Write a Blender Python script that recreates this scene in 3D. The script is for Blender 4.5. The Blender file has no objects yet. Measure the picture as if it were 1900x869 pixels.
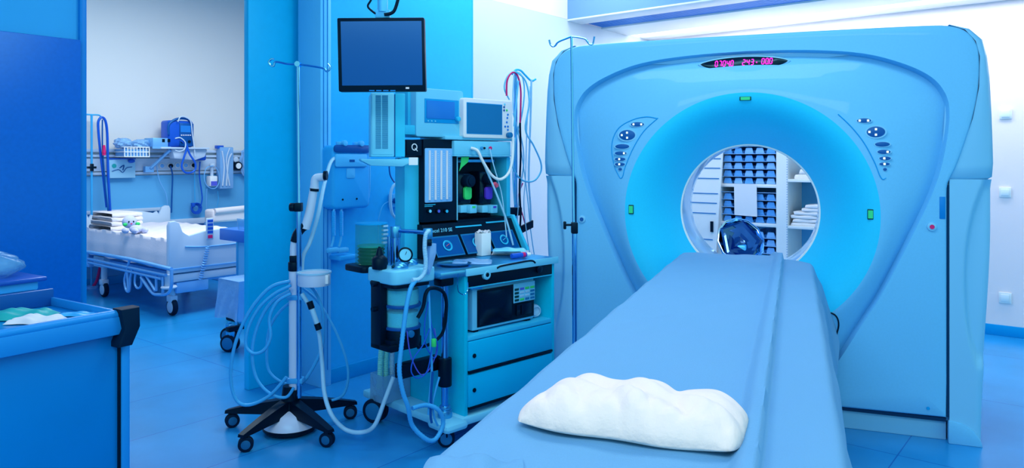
import bpy, bmesh, math, random
from mathutils import Vector, Matrix
random.seed(7)
S = bpy.context.scene
COL = S.collection
FPX, CH = 1374.0, 1.4            # focal length in pixels of the 1900 px wide frame, camera height

# ------------------------------------------------------------------ camera, world, lights
cam = bpy.data.cameras.new('camera'); camo = bpy.data.objects.new('camera', cam); COL.objects.link(camo)
camo.location = (0, 0, CH); camo.rotation_euler = (math.pi/2, 0, 0)
cam.sensor_width = 36; cam.lens = 36*FPX/1900; cam.shift_y = -(434.5-295)/1900; cam.clip_start = .02
S.camera = camo
S.view_settings.view_transform = 'Standard'; S.view_settings.look = 'None'
S.view_settings.exposure = .42; S.view_settings.gamma = 1; S.view_settings.use_curve_mapping = False
wd = bpy.data.worlds.new('world'); S.world = wd; wd.use_nodes = True
bg = wd.node_tree.nodes['Background']; bg.inputs[0].default_value = (.47, .92, .93, 1); bg.inputs[1].default_value = .74

class Fr:
    def __init__(s, ox, oy, deg):
        s.o = (ox, oy); s.a = math.radians(deg); s.c = math.cos(s.a); s.s = math.sin(s.a)
    def loc(s, X, Y): X -= s.o[0]; Y -= s.o[1]; return (X*s.c+Y*s.s, -X*s.s+Y*s.c)
    def w(s, x, y, z=0): return Vector((s.o[0]+x*s.c-y*s.s, s.o[1]+x*s.s+y*s.c, z))
    def P(s, px, py, v):                       # sight line through a pixel met with the local plane y = v
        dx, dz = (px-950)/FPX, (295-py)/FPX
        t = (v+(-s.o[0]*s.s+s.o[1]*s.c))/(-dx*s.s+s.c)
        X, Y = s.loc(dx*t, t); return Vector((X, v, CH+dz*t))
    def Z(s, px, py, z):
        t = (z-CH)*FPX/(295-py); X, Y = s.loc((px-950)/FPX*t, t); return Vector((X, Y, z))
R = Fr(-1.142, 4.602, 51.1)                    # equipment wall, y into the wall
K = Fr(-1.142+4.13*.628, 4.602+4.13*.778, -38.9)   # back wall
G = Fr(1.255, 3.977, -20.9)                    # scanner front
M = Fr(-.235, 3.66, 44.5)                      # anaesthesia machine
W0 = Fr(0, 0, 0)

def area(name, fr, p, sx, sy, power, color, rot=(0, 0, 0)):
    l = bpy.data.lights.new(name, 'AREA'); l.shape = 'RECTANGLE'; l.size = sx; l.size_y = sy; l.energy = power; l.color = color
    o = bpy.data.objects.new(name, l); COL.objects.link(o); o.location = fr.w(*p)
    o.rotation_euler = (rot[0], rot[1], fr.a+rot[2]); o['label'] = name.replace('_', ' ')+' overhead'; o['category'] = 'light'; o['kind'] = 'structure'
    return o
WHT = (.92, 1.0, .95)
area('ceiling_light_cove', K, (2.9, -.33, 2.64), 5.4, .25, 36, (.93, .99, 1))
area('ceiling_light_upper', R, (1.6, -.6, 3.15), 2.2, .8, 20, WHT)
area('added_fill_light_front', G, (-.2, -1.3, 3.2), 2.4, .6, 26, WHT)  # unseen fill lamp, added to brighten the scanner front
area('added_fill_light_rear', G, (.0, -4.6, 3.2), 3.2, 1.6, 75, WHT, (.35, 0, 0))  # added fill over the camera, tilted towards scanner and machine
area('ceiling_light_bedroom', R, (.6, 2.3, 3.45), 2.6, 1.8, 98, (.90, .96, 1))
area('ceiling_light_store', K, (1.5, -1.15, 2.63), 2.0,   .3, 12, (.93, .99, 1))

# ------------------------------------------------------------------ materials
def lin(h):
    h = h.lstrip('#'); v = [int(h[i:i+2], 16)/255 for i in (0, 2, 4)]
    return tuple(c/12.92 if c <= .04045 else ((c+.055)/1.055)**2.4 for c in v)+(1,)
MATS = {}
def mat(name, col, rough=.5, metal=0, emit=None, es=1, bump=0, bscale=60, noise=0, nscale=8, trans=0, alpha=1, coat=0, spec=.5):
    m = bpy.data.materials.new(name); m.use_nodes = True; nt = m.node_tree; b = nt.nodes['Principled BSDF']
    c = lin(col) if isinstance(col, str) else tuple(col)+(1,)
    b.inputs['Base Color'].default_value = c; b.inputs['Roughness'].default_value = rough; b.inputs['Metallic'].default_value = metal
    b.inputs['Transmission Weight'].default_value = trans; b.inputs['Alpha'].default_value = alpha; b.inputs['Coat Weight'].default_value = coat
    b.inputs['Specular IOR Level'].default_value = spec; b.inputs['Specular Tint'].default_value = (.30, .75, 1, 1)
    if emit: b.inputs['Emission Color'].default_value = lin(emit); b.inputs['Emission Strength'].default_value = es
    if bump or noise:
        tc = nt.nodes.new('ShaderNodeTexCoord'); n = nt.nodes.new('ShaderNodeTexNoise'); n.inputs['Scale'].default_value = bscale if bump else nscale
        n.inputs['Detail'].default_value = 5; nt.links.new(tc.outputs['Object'], n.inputs['Vector'])
    if bump:
        bp = nt.nodes.new('ShaderNodeBump'); bp.inputs['Strength'].default_value = bump; bp.inputs['Distance'].default_value = .01
        nt.links.new(n.outputs['Fac'], bp.inputs['Height']); nt.links.new(bp.outputs['Normal'], b.inputs['Normal'])
    if noise:
        n2 = nt.nodes.new('ShaderNodeTexNoise'); n2.inputs['Scale'].default_value = nscale; n2.inputs['Detail'].default_value = 6
        nt.links.new(tc.outputs['Object'], n2.inputs['Vector'])
        mx = nt.nodes.new('ShaderNodeMix'); mx.data_type = 'RGBA'; mx.inputs[6].default_value = tuple(v*(1-noise) for v in c[:3])+(1,)
        mx.inputs[7].default_value = tuple(min(1, v*(1+noise)) for v in c[:3])+(1,)
        nt.links.new(n2.outputs['Fac'], mx.inputs[0]); nt.links.new(mx.outputs[2], b.inputs['Base Color'])
    MATS[name] = m; return m
mat('white', (0.86, 0.87, 0.88), .45)
mat('plaster', (0.95, 0.82, 0.84), .6, bump=.05)
mat('plaster_bed', (0.78, 0.81, 0.8), .45, bump=.03)
mat('wall_blue', (0.01, 0.47, 0.95), .55, noise=.06, nscale=30)
mat('wainscot', (0.12, 0.46, 0.8), .5)
mat('door_blue', (0.0, 0.55, 0.96), .4, noise=.05, nscale=20)
mat('pilaster', (0.1, 0.56, 0.95), .45)
mat('lead_door', (0.0, 0.13, 0.58), .3, noise=.12, nscale=60)
mat('left_wall', (0.03, 0.4, 0.82), .5)
mat('frame_blue', (0.0, 0.22, 0.66), .4)
mat('skirting', (0.0, 0.34, 0.76), .35)
mat('ceiling_mat', (0.5, 0.75, 0.95), .6)
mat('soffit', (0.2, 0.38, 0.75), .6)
mat('louvre', (0.1, 0.36, 0.85), .3, .3)
mat('lamp_glass', (.9, .95, 1), .3, emit='#F0F6FF', es=1.3)
mat('gantry', (0.15, 0.545, 0.88), .42, noise=.05, nscale=90, coat=.15)
mat('gantry_shade', (0.015, 0.62, 0.97), .45, noise=.05, nscale=90)  # deeper blue: shading of the funnel put into the colour
mat('gantry_side', (0.21, 0.58, 0.86), .4, coat=.2)
mat('bore_rim', (0.35, 0.68, 0.97), .25, coat=.5)
mat('gap', (.0, .03, .10), .8)
mat('black', (0.0, 0.006, 0.02), .4, spec=.22)
mat('blackgloss', (0.0, 0.004, 0.015), .15)
mat('rubber', (0.0, 0.01, 0.035), .6, spec=.22)
mat('navy', (0.005, 0.09, 0.36), .35)
mat('screen_dark', (0.0, 0.08, 0.32), .2)
mat('screen_mid', (0.01, 0.18, 0.42), .25)
mat('screen_gas', (0.02, 0.22, 0.7), .25)
mat('machine', (0.0, 0.56, 0.8), .4, noise=.05, nscale=50)
mat('machine_light', (0.03, 0.56, 0.86), .38)
mat('machine_pale', (0.17, 0.66, 0.9), .35)
mat('chrome', (0.16, 0.52, 0.85), .12, 1)
mat('steel', (0.1, 0.5, 0.78), .28, .9)
mat('sheet', (0.15, 0.38, 0.64), .75, bump=.15, bscale=220)
mat('pillow', (0.95, 0.78, 0.74), .8, bump=.9, bscale=17)
mat('linen', (0.82, 0.8, 0.88), .75, bump=.2, bscale=120)
mat('towel', (0.9, 0.85, 0.88), .85, bump=.4, bscale=150)
mat('bed_plastic', (0.55, 0.7, 0.86), .35)
mat('bed_metal', (0.2, 0.52, 0.92), .35, .2)
mat('trolley_blue', (.02, .16, .62), .4)
mat('hose', (0.05, 0.44, 0.86), .35)
mat('hose_pale', (0.34, 0.68, 0.9), .4)
mat('hose_blue', (.01, .10, .62), .35)
mat('hose_violet', (.10, .12, .70), .35)
mat('hose_green', (.20, .75, .70), .4)
mat('red', (.75, .01, .16), .4)
mat('pink', (.95, .12, .22), .5)
mat('green', (0.04, 0.7, 0.16), .5)
mat('green_dark', (0.0, 0.05, 0.05), .4)
mat('green_glow', (.03, .5, .2), .4, emit='#20C060', es=.25)
mat('led_white', (.8, 1, .85), .4, emit='#D8FFE0', es=.9)
mat('violet', (.10, .04, .62), .45)
mat('magenta_led', (.8, 0, .5), .4, emit='#FF10B8', es=1.5)
mat('granules', (0.05, 0.72, 0.85), .8, bump=.6, bscale=260)
mat('glass_green', (0.03, 0.36, 0.22), .08, alpha=.28)
mat('glass_clear', (0.2, 0.6, 0.9), .08, alpha=.22)
mat('plastic_clear', (0.2, 0.55, 0.85), .15, alpha=.42, bump=.8, bscale=14)
mat('plastic_cover', (0.26, 0.56, 0.95), .2, alpha=.75, bump=.9, bscale=12)
mat('paper', (0.8, 0.8, 0.86), .7)
mat('paper_white', (0.85, 0.9, 0.92), .7)
mat('bin_blue', (0.12, 0.42, 0.88), .3, coat=.3)
mat('bin_wrap', (0.28, 0.56, 0.93), .2)
mat('wallbox', (0.02, 0.44, 0.94), .4)
mat('wallbox_light', (0.08, 0.54, 0.95), .35)
mat('cart', (0.0, 0.2, 0.57), .35, noise=.06, nscale=6)
mat('cart_rim', (0.01, 0.26, 0.7), .35)
mat('cart_top', (0.0, 0.22, 0.6), .25)
mat('lid_blue', (.01, .09, .48), .3)
mat('teal', (.02, .42, .42), .5)
mat('drawer_face', (0.0, 0.5, 0.84), .4)
mat('plaster_glow', (0.66, 0.73, 0.82), .55, bump=.04)  # pale plaster, whitened further to carry the cove lamp's glow
mat('flow_glow', (.20, .52, .90), .3)
mat('hub_grey', (.01, .13, .30), .35)
mat('slot', (.02, .20, .55), .6)
mat('toy', (.62, .66, .90), .8, bump=.4, bscale=80)
mat('basin_reflection', (.05, .13, .30), .05, 1)
mat('mirror_light', (.45, .68, .92), .1, 1)
mat('tube_white', (0.6, 0.74, 0.92), .3)
mat('cyan_tag', (.10, .60, .80), .5)
mat('dull_yellow', (.12, .52, .40), .5)

# floor: glossy vinyl tiles with faint seams
fm = bpy.data.materials.new('floor_vinyl'); fm.use_nodes = True; nt = fm.node_tree; b = nt.nodes['Principled BSDF']
tc = nt.nodes.new('ShaderNodeTexCoord'); br = nt.nodes.new('ShaderNodeTexBrick'); mp = nt.nodes.new('ShaderNodeMapping')
nt.links.new(tc.outputs['Object'], mp.inputs[0]); nt.links.new(mp.outputs[0], br.inputs[0])
br.offset = 0; br.inputs['Scale'].default_value = 1; br.inputs['Brick Width'].default_value = 1.2; br.inputs['Row Height'].default_value = .6
br.inputs['Mortar Size'].default_value = .003; br.inputs['Color1'].default_value = (.011, .28, .66, 1); br.inputs['Color2'].default_value = (.017, .30, .69, 1)
br.inputs['Mortar'].default_value = (.005, .14, .50, 1)
ns = nt.nodes.new('ShaderNodeTexNoise'); ns.inputs['Scale'].default_value = 3; ns.inputs['Detail'].default_value = 8
nt.links.new(tc.outputs['Object'], ns.inputs[0]); mx = nt.nodes.new('ShaderNodeMix'); mx.data_type = 'RGBA'; mx.blend_type = 'MULTIPLY'
cr = nt.nodes.new('ShaderNodeMapRange'); cr.inputs[3].default_value = .78; cr.inputs[4].default_value = 1.2
nt.links.new(ns.outputs['Fac'], cr.inputs[0]); mx.inputs[0].default_value = 1
nt.links.new(br.outputs['Color'], mx.inputs[6]); nt.links.new(cr.outputs[0], mx.inputs[7]); nt.links.new(mx.outputs[2], b.inputs['Base Color'])
b.inputs['Roughness'].default_value = .24
MATS['floor'] = fm

# ------------------------------------------------------------------ mesh builder
def cr_path(pts, sub=6):
    pts = [Vector(p) for p in pts]
    if len(pts) < 3: return pts
    out = []
    for i in range(len(pts)-1):
        p0 = pts[max(i-1, 0)]; p1 = pts[i]; p2 = pts[i+1]; p3 = pts[min(i+2, len(pts)-1)]
        for k in range(sub):
            t = k/sub
            out.append(.5*((2*p1)+(-p0+p2)*t+(2*p0-5*p1+4*p2-p3)*t*t+(-p0+3*p1-3*p2+p3)*t**3))
    out.append(pts[-1]); return out
class MB:
    def __init__(s): s.bm = bmesh.new()
    def _add(s, t):
        me = bpy.data.meshes.new('tmp'); t.to_mesh(me); t.free(); s.bm.from_mesh(me); bpy.data.meshes.remove(me); return s
    def box(s, x0, y0, z0, x1, y1, z1, bev=0, seg=2, mtx=None):
        t = bmesh.new(); bmesh.ops.create_cube(t, size=1)
        for v in t.verts: v.co = Vector(((x0+x1)/2+v.co.x*(x1-x0), (y0+y1)/2+v.co.y*(y1-y0), (z0+z1)/2+v.co.z*(z1-z0)))
        if bev: bmesh.ops.bevel(t, geom=t.edges[:]+t.verts[:], offset=bev, segments=seg, affect='EDGES', profile=.5)
        if mtx: bmesh.ops.transform(t, matrix=mtx, verts=t.verts)
        return s._add(t)
    def cyl(s, p, q, r, n=20, r2=None, bev=0):
        p, q = Vector(p), Vector(q); d = q-p; t = bmesh.new()
        bmesh.ops.create_cone(t, cap_ends=True, segments=n, radius1=r, radius2=r if r2 is None else r2, depth=d.length)
        if bev: bmesh.ops.bevel(t, geom=[e for e in t.edges if len([f for f in e.link_faces if len(f.verts) > 4]) == 1], offset=bev, segments=2, affect='EDGES', profile=.5)
        bmesh.ops.transform(t, matrix=Matrix.Translation((p+q)/2)@d.to_track_quat('Z', 'Y').to_matrix().to_4x4(), verts=t.verts)
        return s._add(t)
    def ball(s, c, rx, ry=None, rz=None, n=16, rot=None):
        t = bmesh.new(); bmesh.ops.create_uvsphere(t, u_segments=n*2, v_segments=n, radius=1)
        m = Matrix.Diagonal((rx, ry or rx, rz or rx, 1))
        if rot is not None: m = rot.to_4x4()@m
        bmesh.ops.transform(t, matrix=Matrix.Translation(c)@m, verts=t.verts); return s._add(t)
    def tube(s, pts, r, n=8, sub=6, corr=0, taper=None):
        path = cr_path(pts, sub) if sub else [Vector(p) for p in pts]
        if corr:
            L = sum((path[i+1]-path[i]).length for i in range(len(path)-1)); N = min(160, max(8, int(L/corr)*2)); acc = [0]
            for i in range(len(path)-1): acc.append(acc[-1]+(path[i+1]-path[i]).length)
            new = []; j = 0
            for k in range(N+1):
                d = L*k/N
                while j < len(path)-2 and acc[j+1] < d: j += 1
                u = (d-acc[j])/max(1e-9, acc[j+1]-acc[j]); new.append(path[j].lerp(path[j+1], u))
            path = new
        bm = s.bm; rings = []; up = None; N = len(path)
        for i, p in enumerate(path):
            tg = (path[min(i+1, N-1)]-path[max(i-1, 0)])
            if tg.length < 1e-9: tg = Vector((0, 0, 1))
            tg.normalize()
            if up is None: up = tg.orthogonal().normalized()
            else:
                up = up-tg*up.dot(tg); up = up.normalized() if up.length > 1e-6 else tg.orthogonal().normalized()
            bi = tg.cross(up); rr = r*(1+(.09 if i % 2 else -.06)) if corr else r
            if taper: rr *= 1+(taper-1)*i/(N-1)
            rings.append([bm.verts.new(p+(up*math.cos(2*math.pi*k/n)+bi*math.sin(2*math.pi*k/n))*rr) for k in range(n)])
        for a, b_ in zip(rings, rings[1:]):
            for k in range(n): bm.faces.new((a[k], a[(k+1) % n], b_[(k+1) % n], b_[k]))
        bm.faces.new(rings[0][::-1]); bm.faces.new(rings[-1]); return s
    def prism(s, pts, y0, y1, bev=0, axis='y', seg=2):        # outline in (x,z) drawn from y0 to y1
        t = bmesh.new()
        def V(a, b_, c): return t.verts.new({'y': (a, c, b_), 'z': (a, b_, c), 'x': (c, a, b_)}[axis])
        A = [V(p[0], p[1], y0) for p in pts]; B = [V(p[0], p[1], y1) for p in pts]; n = len(pts)
        t.faces.new(A); t.faces.new(B[::-1])
        for i in range(n): t.faces.new((A[i], B[i], B[(i+1) % n], A[(i+1) % n]))
        bmesh.ops.recalc_face_normals(t, faces=t.faces)
        if bev:
            es = [e for e in t.edges if any(len(f.verts) == n for f in e.link_faces) or n <= 6]
            bmesh.ops.bevel(t, geom=es, offset=bev, segments=seg, affect='EDGES', profile=.5)
        return s._add(t)
    def lathe(s, prof, c=(0, 0, 0), ax=(0, 0, 1), n=32):      # prof: (radius, height) pairs
        q = Vector(ax).to_track_quat('Z', 'Y').to_matrix(); c = Vector(c); rings = []
        for r, h in prof:
            rings.append([s.bm.verts.new(c+q@Vector((max(r, 1e-5)*math.cos(2*math.pi*k/n), max(r, 1e-5)*math.sin(2*math.pi*k/n), h))) for k in range(n)])
        for a, b_ in zip(rings, rings[1:]):
            for k in range(n): s.bm.faces.new((a[k], a[(k+1) % n], b_[(k+1) % n], b_[k]))
        return s
    def grid(s, fn, nu, nv, thick=0):                         # fn(u,v) -> point; thick: gives depth along normals
        vs = [[s.bm.verts.new(fn(i/nu, j/nv)) for j in range(nv+1)] for i in range(nu+1)]
        fs = [s.bm.faces.new((vs[i][j], vs[i+1][j], vs[i+1][j+1], vs[i][j+1])) for i in range(nu) for j in range(nv)]
        if thick:
            bmesh.ops.recalc_face_normals(s.bm, faces=fs); bmesh.ops.solidify(s.bm, geom=fs, thickness=thick)
        return s
OFF = {}
def finish(me, sharp=38):
    me.polygons.foreach_set('use_smooth', [True]*len(me.polygons)); me.set_sharp_from_angle(angle=math.radians(sharp))
def thing(name, label, cat, fr, loc, group=None):
    o = bpy.data.objects.new(name, None); o.empty_display_size = .05; COL.objects.link(o); o.location = fr.w(*loc); o.rotation_euler = (0, 0, fr.a)
    o['label'] = label; o['category'] = cat
    if group: o['group'] = group
    OFF[o] = Vector(loc); return o
def part(name, mb, m, parent, label=None, kind=None, sharp=38):
    me = bpy.data.meshes.new(name); bmesh.ops.recalc_face_normals(mb.bm, faces=mb.bm.faces)
    bmesh.ops.translate(mb.bm, verts=mb.bm.verts, vec=-OFF[parent]); mb.bm.to_mesh(me); mb.bm.free(); me.materials.append(MATS[m]); finish(me, sharp)
    o = bpy.data.objects.new(name, me); COL.objects.link(o); o.parent = parent; OFF[o] = OFF[parent]
    if label: o['label'] = label
    if kind: o['kind'] = kind
    return o
def solo(name, label, cat, mb, m, fr, group=None, kind=None, sharp=38):
    bm = mb.bm; bmesh.ops.recalc_face_normals(bm, faces=bm.faces)
    xs = [v.co.x for v in bm.verts]; ys = [v.co.y for v in bm.verts]; zs = [v.co.z for v in bm.verts]
    c = Vector(((min(xs)+max(xs))/2, (min(ys)+max(ys))/2, min(zs)))
    bmesh.ops.translate(bm, verts=bm.verts, vec=-c); me = bpy.data.meshes.new(name); bm.to_mesh(me); bm.free(); me.materials.append(MATS[m]); finish(me, sharp)
    o = bpy.data.objects.new(name, me); COL.objects.link(o); o.location = fr.w(*c); o.rotation_euler = (0, 0, fr.a); OFF[o] = c
    o['label'] = label
    if cat: o['category'] = cat
    if group: o['group'] = group
    if kind: o['kind'] = kind
    return o
def struct(name, label, mb, m, fr): return solo(name, label, 'room', mb, m, fr, kind='structure')
def copy_tree(o, parent=None):
    c = o.copy(); COL.objects.link(c)
    if parent: c.parent = parent
    for ch in list(o.children): copy_tree(ch, c)
    return c
def B(*a, **k): return MB().box(*a, **k)
def T(*a, **k): return MB().tube(*a, **k)
def text_mb(txt, size, c, depth=.0008, bold=False, tilt=None):      # lettering facing local -y, baseline start at c
    cu = bpy.data.curves.new('txt', 'FONT'); cu.body = txt; cu.size = size; cu.extrude = depth; cu.shear = .25 if tilt else 0
    o = bpy.data.objects.new('txt', cu); me = bpy.data.meshes.new_from_object(o); mb = MB(); mb.bm.from_mesh(me)
    bpy.data.objects.remove(o); bpy.data.curves.remove(cu); bpy.data.meshes.remove(me)
    bmesh.ops.transform(mb.bm, matrix=Matrix.Translation(c)@Matrix.Rotation(math.pi/2, 4, 'X'), verts=mb.bm.verts); return mb
def path(fr, pts, v):                          # (px, py[, plane]) list to local points
    return [fr.P(p[0], p[1], p[2] if len(p) > 2 else v) for p in pts]

# ================================================================== THE SETTING
struct('floor', 'glossy blue vinyl tile floor running through both rooms', B(-9, -9, -.05, 11, 5.4, 0), 'floor', R)
struct('wall_left', 'blue panelled wall behind the anaesthesia machine', B(0, 0, 0, R.P(877, 60, 0).x, .12, 2.65), 'wall_blue', R)
struct('wall_corner', 'pale wall panel between the blue panelling and the back corner', B(R.P(877, 60, 0).x+.001, 0, 0, 4.13, .12, 2.65), 'plaster_glow', R)  # part of the paleness is cove glow painted in
struct('trim_1', 'pale upper wall strip above the blue panelling', B(-4.5, .0, 2.651, 4.13, .12, 3.7), 'plaster', R)
seam_u = R.P(877, 60, 0).x
struct('trim_2', 'thin vertical joint strip in the blue wall panelling', B(seam_u-.004, -.003, .1, seam_u+.004, .0, 2.65), 'pilaster', R)
struct('wall_back', 'pale wall behind the scanner', B(0, 0, 0, 6.5, .12, 3.3), 'plaster', K)
uj = -1.403
struct('wall_front', 'blue wall section left of the doorway', B(-5, 0, 0, uj-.031, .12, 2.65), 'left_wall', R)
struct('trim_3', 'vertical metal door frame left of the doorway', B(uj-.031, -.02, 0, uj, .14, 2.65, bev=.004), 'frame_blue', R)
d2 = solo('door_1', 'dark blue shielding door leaf on the left', None, B(-4.9, -.045, .01, uj-.036, -.004, 1.955, bev=.004), 'lead_door', R, kind='structure')
# sliding leaf and pilaster right of the doorway
ua = R.P(461, 700, .27).x
struct('door_2', 'pale blue sliding door leaf standing half open', B(ua, .27, .0, ua+1.0, .32, 2.9, bev=.004), 'door_blue', R)
up = R.P(553, 700, .2).x
pb = MB().box(up, -.03, 0, -.001, .20, 2.65, bev=.003)
struct('trim_4', 'light blue door pilaster between the doorway and the equipment wall', pb, 'pilaster', R)
gb = MB().box(up+.02, -.034, .1, up+.024, -.029, 2.65).box(up+.05, -.034, .1, up+.053, -.029, 2.65)
struct('trim_5', 'narrow groove lines on the door pilaster', gb, 'frame_blue', R)
struct('baseboard_left', 'blue skirting along the equipment wall', B(.0, -.015, 0, 4.11, -.0005, .09, bev=.003), 'skirting', R)
struct('baseboard_back', 'blue skirting along the back wall', B(0, -.015, 0, 6.5, -.0005, .085, bev=.003), 'skirting', K)
# bedroom shell
struct('wall_bedroom', 'bright wall above the wall rails of the patient room', B(-5, 4.91, 0, 4.5, 5.03, 3.7), 'plaster_bed', R)
zr = R.P(300, 325, 4.9).z
struct('trim_6', 'blue wainscot panel behind the hospital bed', B(-5, 4.895, .09, 4.5, 4.909, zr-.0), 'wainscot', R)
struct('wall_right', 'blue side wall of the patient room', B(4.5, .12, 0, 4.6, 5.03, 3.7), 'plaster_bed', R)
struct('wall_side', 'far left side wall of the patient room', B(-3.6, .12, 0, -3.5, 5.03, 3.7), 'plaster_bed', R)
struct('baseboard_bedroom', 'dark skirting behind the hospital bed', B(-5, 4.88, 0, 4.5, 4.894, .09, bev=.003), 'skirting', R)
struct('ceiling_bedroom', 'ceiling of the patient room', B(-5, .12, 3.7, 4.6, 5.03, 3.8), 'plaster_bed', R)
# ceiling of the scanner room, soffit with light cove
struct('ceiling', 'pale blue ceiling over the scanner room', B(-5, -6, 3.3, 4.3, .12, 3.4), 'ceiling_mat', R)
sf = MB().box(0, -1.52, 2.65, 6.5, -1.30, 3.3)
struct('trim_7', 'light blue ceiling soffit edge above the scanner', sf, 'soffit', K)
struct('trim_8', 'pale rim under the ceiling soffit', B(0, -1.525, 2.635, 6.5, -1.30, 2.65, bev=.002), 'white', K)
lv = MB().box(0.0, -1.30, 2.68, 6.5, -.95, 2.70)
for i in range(12): lv.box(0.02, -1.29+i*.029, 2.652, 6.5, -1.282+i*.029, 2.68)
struct('trim_9', 'slatted blue ceiling grille in the soffit', lv, 'louvre', K)
struct('trim_10', 'white ceiling strip between grille and light cove', B(0, -.95, 2.64, 6.5, -.46, 3.3, bev=.002), 'white', K)
struct('trim_11', 'pale ceiling strip against the back wall', B(0, -.20, 2.65, 6.5, 0, 3.3), 'white', K)
struct('trim_12', 'long glowing ceiling lamp over the back wall', B(0.02, -.46, 2.66, 6.5, -.20, 2.68), 'lamp_glass', K)

# wall switches on the back wall
for i, (x, y, sz, lb) in enumerate([(1866, 211, .085, 'white square wall switch at the top right of the back wall'), (1865, 357, .08, 'blank white wall plate halfway down the back wall right of the scanner'), (1865, 553, .085, 'white square wall plate lowest on the back wall right of the scanner')]):
    p = K.P(x, y, 0)
    t = thing('wall_switch', lb, 'switch', K, (p.x, -.0015, p.z-sz/2))
    part('plate', B(p.x-sz/2, -.012, p.z-sz/2, p.x+sz/2, -.0015, p.z+sz/2, bev=.003), 'white', t)
    part('rocker', B(p.x-sz*.33, -.017, p.z-sz*.33, p.x+sz*.33, -.0121, p.z+sz*.33, bev=.002), 'paper_white', t)

# ================================================================== CT SCANNER
CZ, RI, RF = 1.105, .375, .65
half_o = [(0, 2.068), (.3, 2.068), (.6, 2.066), (.85, 2.063), (.95, 2.056), (1.02, 2.03), (1.065, 1.975), (1.083, 1.9), (1.08, 1.75), (1.055, 1.6), (1.02, 1.47), (.985, 1.36), (.95, 1.28), (.945, 1.22), (.945, .9), (.945, .6), (.945, .3), (.943, .125), (.5, .12), (0, .12)]
half_t = [(0, 1.966), (.3, 1.957), (.56, 1.928), (.75, 1.866), (.87, 1.795), (.93, 1.71), (.945, 1.62), (.935, 1.50), (.905, 1.34), (.86, 1.2), (.80, 1.06), (.72, .88), (.635, .70), (.55, .55), (.45, .37), (.36, .25), (.2, .17), (0, .16)]
def smooth2(h, sub=4): return [(p.x, p.z) for p in cr_path([(x, 0, z) for x, z in h], sub)]
half_t = smooth2(half_t); half_o = smooth2(half_o[:14], 3)+half_o[14:]
def closed(h): return h+[(-x, z) for x, z in h[-2:0:-1]]
def polar(poly):
    pts = closed(poly); res = []
    def f(th):
        dx, dz = math.cos(th), math.sin(th); best = 0
        for i in range(len(pts)):
            x1, z1 = pts[i]; x2, z2 = pts[(i+1) % len(pts)]; z1 -= CZ; z2 -= CZ
            ex, ez = x2-x1, z2-z1; den = dx*ez-dz*ex
            if abs(den) < 1e-9: continue
            t = (x1*ez-z1*ex)/den; u = (x1*dz-z1*dx)/den
            if t > 0 and -1e-6 <= u <= 1+1e-6: best = max(best, t)
        return best
    return f
Ro, Rt = polar(half_o), polar(half_t)
def sst(a, b_, x): t = max(0, min(1, (x-a)/(b_-a))); return t*t*(3-2*t)
def ydepth(r, rt, ro, z=1.):
    if r < RF:
        s_ = (r-RI)/(RF-RI); return .25*(1-s_)**2.1-.028*sst(0, 1, s_)
    if r < rt:
        q = (r-RF)/max(.05, rt-RF); return -.028+.030*sst(0, .7, q)+.052*max(0, (q-.35)/.65)**2
    if r < rt+.022: return .054*(1-sst(rt, rt+.013, r))
    e = ro-r
    return .012*(1-min(1, e/.012))**2
def ysurf(x, z):
    th = math.atan2(z-CZ, x); return ydepth(math.hypot(x, z-CZ), Rt(th), Ro(th))
def onface(px, py, lift=0):
    v = 0.
    for _ in range(8): p = G.P(px, py, v); v = ysurf(p.x, p.z)-lift
    return G.P(px, py, v)
sc = thing('ct_scanner', 'large pale blue ring-shaped CT scanner with a red digital readout', 'scanner', G, (0, .4, 0))
ths = sorted(set([round(2*math.pi*i/300, 5) for i in range(300)]+[round(math.atan2(z-CZ, x) % (2*math.pi), 5) for x, z in closed(half_o)]))
ring_fns = []
for i in range(17): ring_fns.append(lambda rt, ro, a=i/16: RI+(RF-RI)*a)
for i in range(1, 12): ring_fns.append(lambda rt, ro, a=i/11: RF+(rt-RF)*a)
inner_n = len(ring_fns)
for a in (.15, .3, .45, .6, 1): ring_fns.append(lambda rt, ro, a=a: rt+.022*a)
ring_outer = ring_fns[inner_n:]+[lambda rt, ro, a=a: (rt+.022)+(max(ro-.012, rt+.0225)-rt-.022)*a for a in (.25, .5, .75, 1)]+[lambda rt, ro, a=a: max(ro-.012+.012*a, rt+.0228+.001*a) for a in (.4, .7, .9, 1)]
def polar_mesh(fns, extra=None, split=None):
    mb = MB(); rows = []
    for th in ths:
        rt, ro = Rt(th), Ro(th); rt = min(rt, ro-.03); row = []
        for fn in fns:
            r = fn(rt, ro); row.append(mb.bm.verts.new((r*math.cos(th), ydepth(r, rt, ro), CZ+r*math.sin(th))))
        if extra: row += [mb.bm.verts.new((ro*math.cos(th), y, CZ+ro*math.sin(th))) for y in extra]
        rows.append(row)
    for i in range(len(rows)):
        a, b_ = rows[i], rows[(i+1) % len(rows)]
        for k in range(len(a)-1): mb.bm.faces.new((a[k], b_[k], b_[k+1], a[k+1]))
    return mb
part('front_cover', polar_mesh(ring_fns[16:inner_n]+ring_outer, extra=[.03, .09]), 'gantry', sc, sharp=50)
fun = part('funnel_cover', polar_mesh([f for i_, f in enumerate(ring_fns[:inner_n]) if i_ <= 16]), 'gantry_shade', sc, 'smooth recessed cover sloping into the bore', sharp=60)  # same cover colour, with the funnel's shade painted in
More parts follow.
